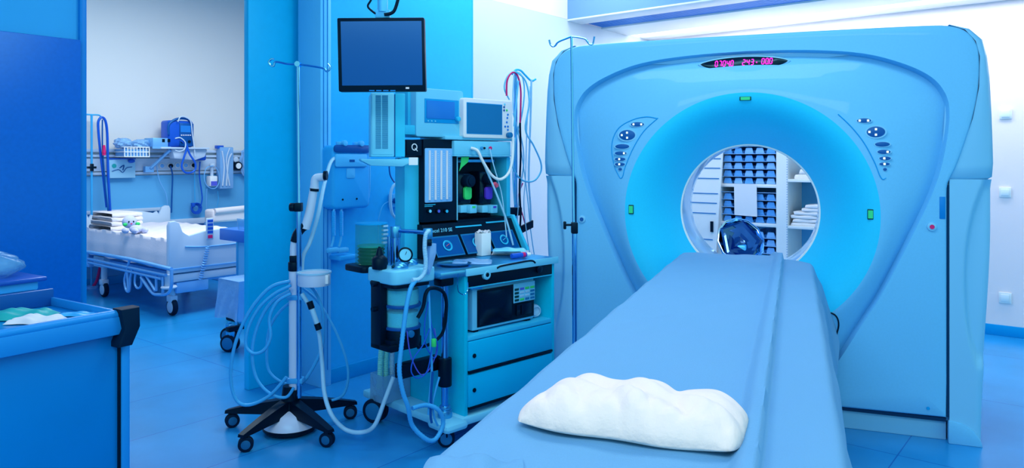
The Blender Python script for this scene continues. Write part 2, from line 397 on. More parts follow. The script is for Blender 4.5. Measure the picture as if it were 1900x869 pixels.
# bore tunnel, from the funnel to the rear opening
def ringtube(prof, n=96):
    mb = MB(); rows = []
    for k in range(n):
        th = 2*math.pi*k/n; rows.append([mb.bm.verts.new((r*math.cos(th), y, CZ+r*math.sin(th))) for r, y in prof])
    for i in range(n):
        a, b_ = rows[i], rows[(i+1) % n]
        for k in range(len(prof)-1): mb.bm.faces.new((a[k], b_[k], b_[k+1], a[k+1]))
    return mb
part('bore_tunnel', ringtube([(RI, .25), (RI, .30), (RI-.002, .60), (RI+.01, .80), (RI+.06, .88), (RI+.07, .90)]), 'bore_rim', sc, 'glossy paler tunnel lining')
part('bore_ring', ringtube([(RI+.006, .243), (RI-.004, .243), (RI-.006, .250), (RI-.004, .258), (RI, .262)]), 'white', sc, 'thin white ring at the mouth of the bore')
# inner body behind the covers
body = MB(); outl = closed([(0, 2.04), (.9, 2.04), (1.02, 1.99), (1.05, 1.9), (1.03, .03), (0, .03)])
def Rb(th): return polar_body(th)
polar_body = polar([(0, 2.04), (.9, 2.04), (1.02, 1.99), (1.05, 1.9), (1.03, .11), (0, .11)])
rows = []
for th in ths:
    ro = polar_body(th); rows.append([body.bm.verts.new((r*math.cos(th), y, CZ+r*math.sin(th))) for r, y in ((ro-.12, .045), (ro-.01, .036), (ro+.015, .05), (ro, .84), (ro-.04, .90), (RI+.07, .90))])
for i in range(len(rows)):
    a, b_ = rows[i], rows[(i+1) % len(rows)]
    for k in range(5): body.bm.faces.new((a[k], b_[k], b_[k+1], a[k+1]))
part('rear_housing', body, 'gantry_side', sc)
# shoulders and side columns
def shoulder(sx):
    mb = MB(); inner = [(.955, 1.312), (.985, 1.362), (1.02, 1.472), (1.058, 1.60), (1.084, 1.75), (1.087, 1.9), (1.07, 1.975), (1.024, 2.034), (.955, 2.062)]
    outer = [(1.145, 1.312), (1.150, 1.38), (1.147, 1.5), (1.142, 1.65), (1.135, 1.8), (1.125, 1.90), (1.105, 1.985), (1.05, 2.04), (.96, 2.066)]
    N = 6; vs = []
    for (a, b_), (c, d) in zip(inner, outer):
        row = []
        for k in range(N+1):
            u = k/N; x = a+(c-a)*u; z = b_+(d-b_)*u; y = .012+.035*u**3
            row.append((sx*x, y, z))
        for y, dd in ((.09, .0), (.5, -.005), (.84, -.01), (.88, -.05)): row.append((sx*(c+dd), y, d+ (dd if d > 1.9 else 0)))
        vs.append([mb.bm.verts.new(p) for p in row])
    for i in range(len(vs)-1):
        for k in range(len(vs[0])-1): mb.bm.faces.new((vs[i][k], vs[i+1][k], vs[i+1][k+1], vs[i][k+1]))
    bot = vs[0]; b2 = [mb.bm.verts.new((v.co.x*.985 if k > 2 else v.co.x, v.co.y+.012, v.co.z-.012)) for k, v in enumerate(bot)]
    for k in range(len(bot)-1): mb.bm.faces.new((bot[k], bot[k+1], b2[k+1], b2[k]))
    return mb
def column(sx):
    mb = MB(); rows = []; NZ = 60; NX = 22
    for j in range(NZ+1):
        z = 1.300*j/NZ; xo = 1.098+.046*sst(0, 1.1, z); xi = .958; row = []
        if z < .11: xi = .958
        for k in range(NX+1):
            u = k/NX; x = xi+(xo-.035-xi)*u
            # concave scoop bounded by an oval edge
            xe = 1.02+.27*abs((z-.80)/.80)**2.4
            y = .012+.03*sst(xe-.004, xe+.020, x)*(1 if z > .12 else 0) - .0*u
            row.append((sx*x, y, z))
        for a in (20, 45, 70, 90):
            row.append((sx*(xo-.035+.035*math.sin(math.radians(a))), row[NX][1]+.035*(1-math.cos(math.radians(a))), z))
        row.append((sx*xo, .86, z)); row.append((sx*(xo-.05), .90, z))
        rows.append([mb.bm.verts.new(p) for p in row])
    for i in range(NZ):
        for k in range(len(rows[0])-1): mb.bm.faces.new((rows[i][k], rows[i+1][k], rows[i+1][k+1], rows[i][k+1]))
    mb.bm.faces.new(rows[-1]); 
    for k in (0,):
        a = [r_[0] for r_ in rows]; b_ = [mb.bm.verts.new((v.co.x, .09, v.co.z)) for v in a]
        for i in range(NZ): mb.bm.faces.new((a[i], a[i+1], b_[i+1], b_[i]))
    return mb
for sx in (1, -1):
    part('shoulder_cover', shoulder(sx), 'gantry_side', sc, sharp=60)
    part('side_column', column(sx), 'gantry_side', sc, sharp=60)
part('plinth', MB().box(-.95, .05, 0, .95, .84, .10, bev=.004), 'gantry_side', sc)
fb = MB()
fb.prism([(.952, 0), (1.098, 0), (1.09, .03), (1.06, .075), (1.01, .105), (.952, .112)], -.002, .03, bev=.004)
part('corner_foot', fb, 'gantry', sc)
part('shadow_gap', MB().box(-.945, .02, .100, .945, .30, .1185).box(.9455, .015, .125, .957, .10, 1.27).box(-.957, .015, .125, -.9455, .10, 1.27), 'gap', sc, 'black joint gap around the front cover')
# readout
def ellipse_pts(cx, cz, a, b_, n=40): return [(cx+a*math.cos(2*math.pi*i/n), cz+b_*math.sin(2*math.pi*i/n)) for i in range(n)]
c0, c1 = onface(1303, 121), onface(1459, 112); dc = (c0+c1)/2; hw = (c1.x-c0.x)/2; yd = min(c0.y, c1.y, onface(1381, 117).y)-.006
lens = []
for i in range(41):
    u = -1+2*i/40; lens.append((dc.x+hw*u*1.04, dc.z+.031*(1-u*u)**.7))
for i in range(1, 40):
    u = 1-2*i/40; lens.append((dc.x+hw*u*1.04, dc.z-.047*(1-u*u)**.7))
hood = [( dc.x+(x-dc.x)*1.06, dc.z+(z-dc.z)*1.25) for x, z in lens]
part('display_bezel', MB().prism(hood, yd+.003, .06, bev=.004), 'gantry_side', sc)
dp = part('display', MB().prism(lens, yd, .055, bev=.002), 'blackgloss', sc, 'black lens shaped display glass')
SEG = {'0': 'abcdef', '7': 'abc', '4': 'fgbc', '2': 'abged', '3': 'abgcd', '1': 'bc'}
def seven(mb, ch, x, z, w, h, y, t=.0042):
    q = {'a': (0, h, w, h), 'g': (0, h/2, w, h/2), 'd': (0, 0, w, 0), 'f': (0, h/2, 0, h), 'b': (w, h/2, w, h), 'e': (0, 0, 0, h/2), 'c': (w, 0, w, h/2)}
    for s_ in SEG[ch]:
        x0, z0, x1, z1 = q[s_]; sh = lambda zz: zz*.12
        g = .0012
        if z0 == z1: mb.box(x+x0+sh(z0)+g, y-.001, z+z0-t/2, x+x1+sh(z1)-g, y+.0005, z+z0+t/2)
        else: mb.box(x+x0-t/2+sh((z0+z1)/2), y-.001, z+z0+g, x+x0+t/2+sh((z0+z1)/2), y+.0005, z+z1-g)
def digits(x_px, s_, w, h, adv, zc):
    mb = MB(); x = onface(x_px, 117).x
    for ch in s_:
        if ch == '.': mb.box(x-.0075, yd-.0012, zc-h/2-.002, x-.0035, yd+.0003, zc-h/2+.003); continue
        seven(mb, ch, x, zc-h/2, w, h, yd-.0006); x += adv
    return mb
part('readout', digits(1327, '0704.0', .0120, .029, .0205, dc.z-.001), 'magenta_led', dp, 'glowing magenta digits 0704.0')
part('readout', digits(1377.5, '243', .0125, .029, .0215, dc.z+.0005), 'magenta_led', dp, 'glowing magenta digits 243')
part('readout', digits(1413, '00.0', .0120, .029, .0200, dc.z+.002), 'magenta_led', dp, 'glowing magenta digits 00.0')
dg = onface(1404, 116); part('indicator_light', MB().cyl((dg.x, yd-.0015, dg.z), (dg.x, yd, dg.z), .0035), 'magenta_led', dp)
# laser windows
for (x, y, w, h) in ((1383, 183, .030, .017), (1171, 389, .014, .042), (1615, 398, .014, .042)):
    p = onface(x, y); w2 = part('laser_window', MB().box(p.x-w, p.y-.006, p.z-h*.62, p.x+w, p.y+.05, p.z+h*.62, bev=.003), 'green_dark', sc, 'small dark framed green laser window')
    part('window_pane', MB().box(p.x-w*.8, p.y-.008, p.z-h*.48, p.x+w*.8, p.y-.0061, p.z+h*.48), 'green_glow', w2)
# side hardware: marker buttons, handle strip, lock
for (x, y) in ((1080, 407), (1729, 421)):
    p = onface(x, y); k = part('stop_button', MB().cyl((p.x, p.y-.008, p.z), (p.x, p.y+.02, p.z), .022, 28, bev=.004), 'gantry_side', sc, 'round recess ring with a dark red button')
    part('button_cap', MB().cyl((p.x, p.y-.011, p.z), (p.x, p.y-.008, p.z), .011, 20), 'red' if x > 1500 else 'navy', k)
p = onface(1750, 386); part('handle_strip', MB().box(p.x-.016, p.y-.003, p.z-.055, p.x+.010, p.y+.01, p.z+.055, bev=.003), 'frame_blue', sc)
p = onface(1722, 758); part('lock', MB().cyl((p.x, p.y-.004, p.z), (p.x, p.y+.01, p.z), .008, 16), 'skirting', sc)
# control panels
def controls(spec, arc_out, arc_in, sx):
    # raised outline groove of the leaf shaped panel
    pts = [onface(a, b_, .0008) for a, b_ in arc_out]+[onface(a, b_, .0008) for a, b_ in arc_in]
    panel = part('control_panel', MB().tube(pts, .0028, n=6, sub=6), 'skirting', sc, 'leaf shaped outline around the control buttons')
    for (x, y, a, b_, dots) in spec:
        p = onface(x, y); ps = [onface(x+dx*a, y+dy*b_) for dx, dy in ((-1, 0), (1, 0), (0, -1), (0, 1))]
        a_ = abs(ps[1].x-ps[0].x)/2; bb = abs(ps[3].z-ps[2].z)/2; yy = min(q.y for q in ps)-.003
        part('button_rim', MB().prism(ellipse_pts(p.x, p.z, a_*1.2, bb*1.25), yy+.0012, yy+.02), 'gantry_side', panel)
        bt = part('button', MB().prism(ellipse_pts(p.x, p.z, a_, bb), yy, yy+.02, bev=.001), 'navy', panel, 'dark blue oval key')
        for (u, w_) in dots:
            q = onface(x+u, y+w_); part('button_light', MB().box(q.x-.0048, yy-.0015, q.z-.0052, q.x+.0048, yy-.0001, q.z+.0052, bev=.0008), 'led_white', panel)
controls([(1183, 231, 12, 4.2, ((-7, 0), (7, 0))), (1164, 251, 14.5, 9.5, ((-9.5, 0), (0, -4.5), (0, 4.8))), (1155, 272, 12.5, 4.4, ()), (1152, 284.5, 10.5, 3.6, ((6, 0),)), (1151, 295.5, 9.5, 3.4, ((-1.5, 0),)), (1150.5, 305, 9, 3.2, ((-1, 0),)), (1151, 314, 3.4, 2.8, ())],
         [(1219, 220), (1200, 217), (1175, 222), (1150, 236), (1138, 256), (1135, 280), (1140, 308), (1148, 326), (1152, 331)], [(1156, 326), (1160, 310), (1175, 275), (1195, 243), (1221, 219)], -1)
controls([(1603, 224, 13, 4.2, ((-8, 0), (7.5, 0))), (1625, 245, 17, 10, ((-12, 0), (0, -5), (0, 5.2))), (1637, 268, 13.5, 4.4, ()), (1640, 282, 12, 4, ((6.5, 0),)), (1642, 294, 10.5, 3.6, ((-1.5, 0),)), (1641, 304.5, 9.5, 3.2, ((0, 0),)), (1642, 314.5, 3.6, 3, ())],
         [(1555, 212), (1580, 236), (1603, 265), (1622, 300), (1632, 325)], [(1638, 333), (1644, 330)], 1)

# black cable looping out behind the patient table
solo('power_cable', 'thin black cable looping up beside the right edge of the patient table', 'cable', T(path(G, [(1533, 588, .00), (1540, 581, -.03), (1552, 588, -.04), (1556, 605, -.04), (1549, 630, -.05), (1541, 655, -.06), (1536, 700, -.08)], 0), .0042), 'black', G)

# ================================================================== PATIENT TABLE, SHEET, PILLOW
TZ = .862
tb = thing('patient_table', 'long patient table reaching into the scanner bore, under a blue sheet', 'table', G, (-.01, -1.4, 0))
part('table_top', MB().box(-.30, -3.02, TZ-.07, .29, .06, TZ-.014, bev=.02, seg=3), 'bed_plastic', tb)
part('table_top_extension', MB().box(-.2, .03, TZ-.13, .2, .62, TZ-.09, bev=.012), 'bed_plastic', tb)
part('lift_column', MB().box(-.19, -2.3, .10, .19, -.7, TZ-.06, bev=.03), 'bed_plastic', tb)
part('base', MB().box(-.25, -2.5, 0, .25, -.5, .10, bev=.02), 'gantry_side', tb)
y0, y1 = -3.05, .075
def sheet(u, v):
    y = y0+(y1-y0)*v; end = sst(.955, 1, v); taper = 1-.16*end
    drop = .50+.06*math.sin(v*5)-.30*sst(.93, 1, v); s_ = u
    # cross-section: left drape, flat, crease, flat, right drape
    if s_ < .22:
        q = (.22-s_)/.22; x = -.335-.030*min(1, q*5)*1-.02*q; z = TZ+.012-(drop)*max(0, q-.04)-.022*sst(0, .12, q)
        x += .004*math.sin(y*9)*q
    elif s_ < .70:
        q = (s_-.22)/.48; x = -.335+.52*q; z = TZ+.022+.022*sst(.91, .975, q)-.010*sst(0, .03, .03-q)
    elif s_ < .80:
        q = (s_-.70)/.10; x = .185+.13*q; z = TZ+.044-.034*sst(0, .055, q)-.010*q*q
    else:
        q = (s_-.80)/.20; x = .315+.038*math.sin(min(1, q*4)*math.pi/2)+.045*q; z = TZ-.000-.045*sst(0, .15, q)-(drop+.05)*max(0, q-.05)
        x += (.014*math.sin(y*7+1)+.010*math.sin(y*17))*q + .06*q*sst(.8, .97, v)
    z += .0018*math.sin(y*11+x*15)+.0012*math.sin(y*23-x*40)
    z -= .012*math.exp(-((y+.95)/.03)**2-((x-.02)/.05)**2)*.5
    if end > 0: z -= .012*end; x = x*taper
    return Vector((x, y, z))
solo('bed_sheet', 'blue cloth sheet draped along the patient table with a lengthwise crease', 'sheet', MB().grid(sheet, 280, 150, thick=-.003), 'sheet', G, sharp=80)
fl = MB()
a = G.Z(800, 866, TZ+.03); 
def fold(u, v):
    p = G.Z(800+170*u, 858+6*u, TZ+.02); q = G.Z(770+200*u, 930, TZ+.02); r = p.lerp(q, v)
    return Vector((r.x, r.y, TZ+.022+.022*math.sin(min(1, v*3)*math.pi/2)*math.sin(math.pi*min(1, .1+u*.9))+.004*math.sin(u*14)))
solo('folded_drape', 'turned-up fold of blue cloth at the near end of the patient table', 'cloth', MB().grid(fold, 30, 16, thick=-.006), 'sheet', G, sharp=80)
# pillow
pc = G.Z(1182, 797, TZ+.02)
PF = Fr(*G.w(pc.x, pc.y)[:2], -21.5)
def pil(top):
    def f(u, v):
        a_, b_ = u*2-1, v*2-1
        ex = .200*(1-.10*abs(b_)**3*0)*(1); ey = .108
        x = a_*ex*(1-.10*abs(b_)**6); y = b_*ey*(1-.06*abs(a_)**6-.035*math.cos(a_*7+.6))
        # slanted ends as in the photograph
        x += .024*b_*(1 if a_ < 0 else .12)*abs(a_)
        h = max(0, (1-abs(a_)**5))**.5*max(0, (1-abs(b_)**3.2))**.5*(1-.22*a_*a_)
        z = .062*h
        if top:
            z += h*(.007*math.sin(a_*9+1.2)+.012*abs(math.sin(a_*10+b_*3))*max(0, -b_+.2)+.003*math.sin(b_*11+a_*8)+.006*abs(math.sin(a_*17-b_*4+1))*max(0, -b_-.1)+.004*math.sin(a_*6+b_*7)+.004*abs(math.sin(a_*23+b_*2))*max(0, -b_-.2)+.005*abs(math.sin(b_*6+1))*sst(.55, .9, abs(a_)))
            z -= h*.012*math.exp(-((a_+.12)/.10)**2)*max(0, b_)+h*.010*math.exp(-((a_-.33)/.08)**2)*max(0, b_+.3)
            return Vector((x, y, .022+z))
        return Vector((x, y, .022-.019*h))
    return f
pm = MB().grid(pil(True), 110, 60).grid(pil(False), 110, 60); bmesh.ops.remove_doubles(pm.bm, verts=pm.bm.verts, dist=.0004)
for v in pm.bm.verts: v.co.z += TZ+.018
solo('pillow', 'crumpled white pillow lying across the near half of the patient table', 'pillow', pm, 'pillow', PF, sharp=80)

# ================================================================== STORE SHELVING SEEN THROUGH THE BORE
SH = -.40
cb = thing('storage_cabinet', 'open white shelving cabinet seen through the scanner bore', 'cabinet', K, (1.7, -.2, 0))
xl, xm0, xm1, xr = .96, 1.475, 1.575, 2.35
for x0, x1 in ((xl-.03, xl), (xm0, xm0+.02), (xm1-.02, xm1), (xr, xr+.03)): part('upright', B(x0, SH, 0, x1, -.02, 2.1), 'white', cb)
part('upright_face', B(xm0, SH-.004, 0, xm1, SH-.0001, 2.1), 'white', cb)
part('back_panel', B(xl, -.02, 0, xr, -.004, 2.1), 'wainscot', cb)
zs1 = K.P(1400, 342, SH).z; zs2 = K.P(1400, 414, SH).z
for z in (zs1, zs2, .1, 2.05): part('shelf', B(xl, SH, z-.03, xm0, -.02, z, bev=.002), 'white', cb)
hz = [K.P(1480, 333, SH).z, K.P(1480, 420, SH).z, .35, 1.85]
for z in hz: part('shelf', B(xm1, SH, z-.025, xr, -.02, z, bev=.002), 'white', cb)
hm = MB()
for k in range(60):
    z = .4+k*.022; hm.box(xm1+.006, SH-.006, z, xm1+.011, SH-.003, z+.007) if False else hm.box(xm1-.008, SH-.0055, z, xm1-.003, SH-.0041, z+.008)
    hm.box(xm1+.14, -.0225, z, xm1+.147, -.0201, z+.008)
part('perforation', hm, 'slot', cb, 'rows of small shelf peg holes')
# bins
def make_bin(w, d, h, m, nm, lab, grp, loc):
    t = thing('storage_bin', lab, 'bin', K, loc, grp); x, y, z = loc
    sh = MB(); sh.box(x-w/2, y-d, z, x+w/2, y, z+.003)
    for sx in (-1, 1): sh.prism([(y-d, z), (y, z), (y, z+h), (y-d*.55, z+h), (y-d*.85, z+h*.45), (y-d, z+h*.45)], x+sx*w/2-.0015, x+sx*w/2+.0015, axis='x')
    sh.box(x-w/2, y-.003, z, x+w/2, y, z+h)
    part('shell', sh, 'bin_blue', t)
    fr_ = MB(); fr_.prism([(x-w/2, z), (x+w/2, z), (x+w*.33, z+h*.80), (x-w*.33, z+h*.80)], y-d-.012, y-d-.004, bev=.006)
    part('front_lip', fr_, m, t); return t
bw = .086
protoA = make_bin(bw, .26, .066, 'bin_blue', 'a', 'blue open front storage bin in the upper shelf rows', 'storage bins on the upper shelf', (xl+.055, -.10, zs1))
protoB = make_bin(bw, .26, .066, 'bin_wrap', 'b', 'pale filled storage bin wrapped in film on the upper shelf rows', 'film wrapped storage bins on the upper shelf', (xl+.055+.100, -.10, zs1))
lowA = copy_tree(protoA); lowA['label'] = 'blue open front storage bin between the two white shelves'; lowA['group'] = 'storage bins on the middle shelf'
botA = copy_tree(protoB); botA['label'] = 'film wrapped storage bin in the stack below the lower white shelf'; botA['group'] = 'storage bins under the lower shelf'
first = {'A': True, 'B': True, 'L': True, 'Q': True}
def place(key, pr, x, y, z):
    o = pr if first[key] else copy_tree(pr); first[key] = False; o.location = K.w(x, y, z); return o
for r in range(6):
    for c in range(5):
        wrap = (r, c) in ((0, 1), (0, 3), (1, 3), (1, 2), (2, 1), (2, 0), (2, 4), (3, 4), (4, 2), (4, 3), (0, 4), (2, 3))
        place('B' if wrap else 'A', protoB if wrap else protoA, xl+.055+c*.100, -.10, zs1+.001+r*.0692)
for r in range(4):
    for c in range(5): place('L', lowA, xl+.055+c*.100, -.10, zs2+.001+r*.0692)
for r in range(4):
    for c in (3, 4): place('Q', botA, xl+.055+c*.100, -.10, .48+r*.0692)
st = MB().box(xl, -.36, .452, xm0, -.02, .479)
part('shelf', st, 'white', cb)
for r in range(1, 6): part('shelf_strip', B(xl, SH+.01, zs1+r*.0692-.004, xm0, SH+.04, zs1+r*.0692+.0005), 'bin_wrap', cb)
for r in range(1, 5): part('shelf_strip', B(xl, SH+.01, zs2+r*.0692-.004, xm0, SH+.04, zs2+r*.0692+.0005), 'bin_wrap', cb)
for r in range(1, 4): part('shelf_strip', B(xl+.3, SH+.01, .48+r*.0692-.004, xm0, SH+.04, .48+r*.0692+.0005), 'bin_wrap', cb)
# notice paper
p0 = K.P(1362, 341, SH-.01); p1 = K.P(1405, 402, SH-.01)
solo('notice_sheet', 'blank white sheet of paper hanging in front of the storage bins', 'paper', MB().prism([(p0.x, p0.z), (p1.x-.005, p0.z-.002), (p1.x, p1.z-.002), (p0.x+.005, p1.z+.004)], SH-.012, SH-.010), 'paper', K)
# folded linen stacks
def folded(fr, x0, x1, y0_, y1_, z0, h, seed, sag=.3):
    rnd = random.Random(seed); a1, a2 = rnd.uniform(0, 6), rnd.uniform(0, 6); mb = MB()
    prof = [(-1, 0), (-1.02, .3), (-1.0, .7), (-.96, .95), (0, 1.05), (.96, .95), (1.0, .7), (1.02, .3), (1, 0)]
    def f(u, v):
        i = min(len(prof)-2, int(v*(len(prof)-1))); t = v*(len(prof)-1)-i
        y = prof[i][0]*(1-t)+prof[i+1][0]*t; z = prof[i][1]*(1-t)+prof[i+1][1]*t; x = x0+(x1-x0)*u
        e = min(1, min(u, 1-u)*12)
        return Vector((x+.004*math.sin(v*9+a1), (y0_+y1_)/2+y*(y1_-y0_)/2*(.94+.06*e)+.004*math.sin(u*11+a2), z0+h*z*(.93+.07*e)+h*.07*math.sin(u*14+a1)*(z > .4)))
    mb.grid(f, 16, 24); bmesh.ops.holes_fill(mb.bm, edges=mb.bm.edges, sides=200); return mb
for nm, z0, n, x0, x1, hh in (('upper', hz[0]+.001, 2, xm1+.05, xm1+.40, .045), ('lower', hz[1]+.001, 6, xm1+.02, xm1+.42, .030)):
    for i in range(n):
        lab = ('folded white towel, %s of the pair on the upper right shelf behind the bore' % ('bottom', 'top')[i]) if nm == 'upper' else 'folded white linen, %s in the pile on the right shelf behind the bore' % ('bottom', 'second from bottom', 'third from bottom', 'third from top', 'second from top', 'topmost')[i]
        off = (.0, .012, -.006, .02, .09, .12)[i] if nm == 'lower' else i*.04
        solo('folded_towel', lab, 'towel', folded(K, x0+off, x1, -.37, -.10, z0+i*hh*1.06, hh, i+5), 'towel', K, group='folded linen on the right shelves')
# left slotted panel
sp = thing('slotted_cabinet_door', 'white cabinet door with dark horizontal slots at the left inside the bore', 'cabinet door', K, (.62, -.45, 0))
q = [K.P(1200, 215, -.45), K.P(1347, 215, -.45), K.P(1328, 500, -.45), K.P(1200, 500, -.45)]
part('panel', MB().prism([(v.x, v.z) for v in q], -.47, -.45), 'white', sp)
for (xa, ya, xb, yb) in ((1280, 276, 1337, 278), (1280, 294, 1337, 295), (1280, 311, 1336, 313), (1270, 330, 1334, 332), (1282, 357, 1332, 361), (1280, 374, 1330, 379), (1280, 393, 1328, 398), (1290, 442, 1322, 446)):
    a, b_ = K.P(xa, ya, -.475), K.P(xb, yb, -.475)
    part('slot', MB().box(a.x, -.475, (a.z+b_.z)/2-.004, b_.x, -.4705, (a.z+b_.z)/2+.004), 'slot', sp)
a, b_ = K.P(1318, 411, -.48), K.P(1323, 431, -.48)
part('handle', MB().box(a.x, -.485, b_.z, b_.x, -.4705, a.z, bev=.002), 'black', sp)
part('leg', MB().box(.35, -.46, 0, .38, -.44, .8).box(.86, -.46, 0, .89, -.44, .8), 'white', sp)
# stand with the shiny round basin behind the bore
bs = thing('basin_stand', 'small stand hidden behind the scanner carrying a round steel basin', 'stand', G, (-.06, 1.5, 0))
part('top', MB().cyl((-.06, 1.5, .66), (-.06, 1.5, .68), .22), 'steel', bs); part('column', MB().cyl((-.06, 1.5, .02), (-.06, 1.5, .66), .03), 'steel', bs); part('foot', MB().cyl((-.06, 1.5, 0), (-.06, 1.5, .02), .2), 'steel', bs)
bc = G.P(1372, 449, 1.50); ax = Vector((.42, -.78, .42)).normalized(); bc = Vector((bc.x, bc.y, bc.z))
ms = thing('steel_basin', 'round shiny steel basin with dark reflections tilted behind the bore', 'basin', G, (bc.x, bc.y, .68))
part('bowl', MB().lathe([(.0, -.06), (.11, -.06), (.155, -.03), (.172, .03), (.178, .032), (.178, .026), (.166, .02), (.15, -.025), (.105, -.05), (0, -.05)], bc, ax, 12), 'mirror_light', ms)
part('reflection_facets', MB().lathe([(0, -.02), (.09, .012), (.168, .022), (.150, .026), (.06, -.008), (0, .015)], bc, ax, 5), 'basin_reflection', ms, 'dark facets standing in for reflections in the bowl')  # dark reflections of the bowl modelled as an added faceted surface
part('prop', MB().box(bc.x-.05, bc.y-.02, .681, bc.x+.05, bc.y+.16, bc.z-.02, bev=.01), 'steel', ms)

# ================================================================== IV STAND IN FRONT OF THE SCANNER (right)
def iv_hooks_wide(mb_fn): pass
YI = 3.62
iv = thing('iv_stand', 'slim chrome drip stand with two curled hooks in front of the scanner', 'iv stand', W0, ((1065-950)/FPX*YI, YI, 0))
ix = (1065-950)/FPX*YI
zt = CH+(295-68)/FPX*YI
part('pole', MB().cyl((ix+.002, YI, .75), (ix-.012, YI, zt), .0065, 14), 'chrome', iv)
part('lower_pole', MB().cyl((ix+.004, YI, .07), (ix+.001, YI, CH-(424-295)/FPX*YI), .011, 16), 'chrome', iv)
def wpath(pts, Y): return [Vector(((x-950)/FPX*Y, Y, CH+(295-y)/FPX*Y)) for x, y in pts]
for pts in ([(1060, 68), (1050, 72), (1036, 78), (1030, 85), (1025, 86), (1021, 82), (1019, 74)], [(1060, 68), (1072, 69), (1085, 72), (1089, 76), (1094, 82), (1100, 81), (1103, 68)]):
    part('hook', MB().tube(wpath(pts, YI), .0045, n=8), 'chrome', iv)
zc = CH-(424-295)/FPX*YI
cl = part('clamp', MB().box(ix-.014, YI-.022, zc-.025, ix+.018, YI+.02, zc+.03, bev=.005), 'black', iv)
part('knob', MB().box(ix-.050, YI-.012, zc+.012, ix-.014, YI+.012, zc+.022, bev=.003).box(ix-.052, YI-.012, zc-.004, ix-.038, YI+.012, zc+.034, bev=.004), 'black', cl)
for k in range(5):
    a_ = 2*math.pi*k/5+.3; c, s_ = math.cos(a_), math.sin(a_)
    part('leg', MB().tube([(ix, YI, .085), (ix+c*.15, YI+s_*.15, .075), (ix+c*.27, YI+s_*.27, .06)], .011, n=8), 'chrome', iv)
    part('caster', MB().cyl((ix+c*.27-s_*.01, YI+s_*.27+c*.01, .025), (ix+c*.27+s_*.01, YI+s_*.27-c*.01, .025), .025, 20), 'rubber', iv)

# ================================================================== FIVE-LEGGED EQUIPMENT STAND (left)
SX, SY = -1.145, 3.82
def caster(mbp, x, y, rad, ang, parent, z0=0, twin=True, hub='hub_grey'):
    c, s_ = math.cos(ang), math.sin(ang); w = rad*.42
    cs = part('caster', MB().box(x-rad*.42, y-rad*.42, z0+rad*1.25, x+rad*.42, y+rad*.42, z0+rad*2.05, bev=rad*.18).cyl((x, y, z0+rad*2.0), (x, y, z0+rad*2.5), rad*.28), 'black', parent)
    for d in ((-1, 1) if twin else (0,)):
        ox, oy = -s_*w*d*.75, c*w*d*.75
        wh = part('wheel', MB().cyl((x+ox-s_*w*.45, y+oy+c*w*.45, z0+rad), (x+ox+s_*w*.45, y+oy-c*w*.45, z0+rad), rad, 28, bev=rad*.12), 'rubber', cs)
        part('hub', MB().cyl((x+ox-s_*w*.5, y+oy+c*w*.5, z0+rad), (x+ox+s_*w*.5, y+oy-c*w*.5, z0+rad), rad*.62, 24, bev=rad*.05), hub, cs)
    return cs
es = thing('equipment_stand', 'tall drip stand on a black five-legged castor base, hung with hoses', 'stand', W0, (SX, SY, 0))
hub = MB().lathe([(.0, .09), (.06, .09), (.055, .13), (.042, .18), (.036, .23), (0, .23)], (SX, SY, 0), n=24)
part('hub', hub, 'black', es)
cents = [(431, 793), (456, 838), (607, 829), (650, 777)]
gp = [W0.Z(x, y, 0) for x, y in cents]+[Vector((-1.20, 4.10, 0))]
for i, g in enumerate(gp):
    d = Vector((g.x-SX, g.y-SY, 0)); L = d.length; d.normalize(); pr = Vector((-d.y, d.x, 0))
    lm = MB(); n = 8; rows = []
    for k in range(n+1):
        t = k/n; p = Vector((SX, SY, 0))+d*(.02+(L+.012)*t); w = .036*(1-t)+.02*t; zt_ = .165-.055*t-.02*t*t; zb = .09-.015*t
        rows.append([lm.bm.verts.new(p+pr*a+Vector((0, 0, z))) for a, z in ((-w, zb), (-w*.8, zt_), (w*.8, zt_), (w, zb))])
    for a, b_ in zip(rows, rows[1:]):
        for k in range(4): lm.bm.faces.new((a[k], a[(k+1) % 4], b_[(k+1) % 4], b_[k]))
    lm.bm.faces.new(rows[0]); lm.bm.faces.new(rows[-1][::-1])
    part('leg', lm, 'black', es); caster(None, g.x, g.y, .036, (.5, .3, -.25, .2, .4)[i], es)
part('weight', MB().lathe([(0, .03), (.13, .03), (.135, .035), (.13, .055), (.10, .098), (.05, .115), (0, .115)], (SX+.005, SY-.01, 0), n=40), 'tube_white', es, 'round white counterweight under the legs')
part('weight_rim', MB().lathe([(.0, .012), (.128, .012), (.137, .02), (.137, .034), (.13, .036), (0, .036)], (SX+.005, SY-.01, 0), n=40), 'black', es)
def sz(py, Y=SY): return CH+(295-py)/FPX*Y
def sxp(px, Y=SY): return (px-950)/FPX*Y
x1 = sxp(546); x2 = sxp(557)
part('main_pole', MB().cyl((x1, SY, .17), (x1, SY, sz(500)), .0265, 24), 'tube_white', es, 'thick white tube')
part('pole_collar', MB().cyl((x1, SY, sz(742)), (x1, SY, sz(722)), .032, 24, bev=.004), 'black', es)
part('pole_collar', MB().cyl((x1, SY, sz(503)), (x1, SY, sz(486)), .031, 24, bev=.004).box(x1-.02, SY-.022, sz(487), x1+.02, SY+.022, sz(474), bev=.004), 'black', es)
part('thin_pole', MB().cyl((x2, SY-.02, sz(736)), (x2, SY-.02, sz(383)), .0135, 18), 'chrome', es)
part('upper_pole', MB().cyl((x2, SY-.02, sz(383)), (x2-.006, SY-.02, sz(116)), .0085, 16), 'chrome', es)
for py in (702, 548): part('pole_bracket', MB().box(x1-.032, SY-.032, sz(py+8), x2+.020, SY+.02, sz(py-2), bev=.006), 'hose', es)
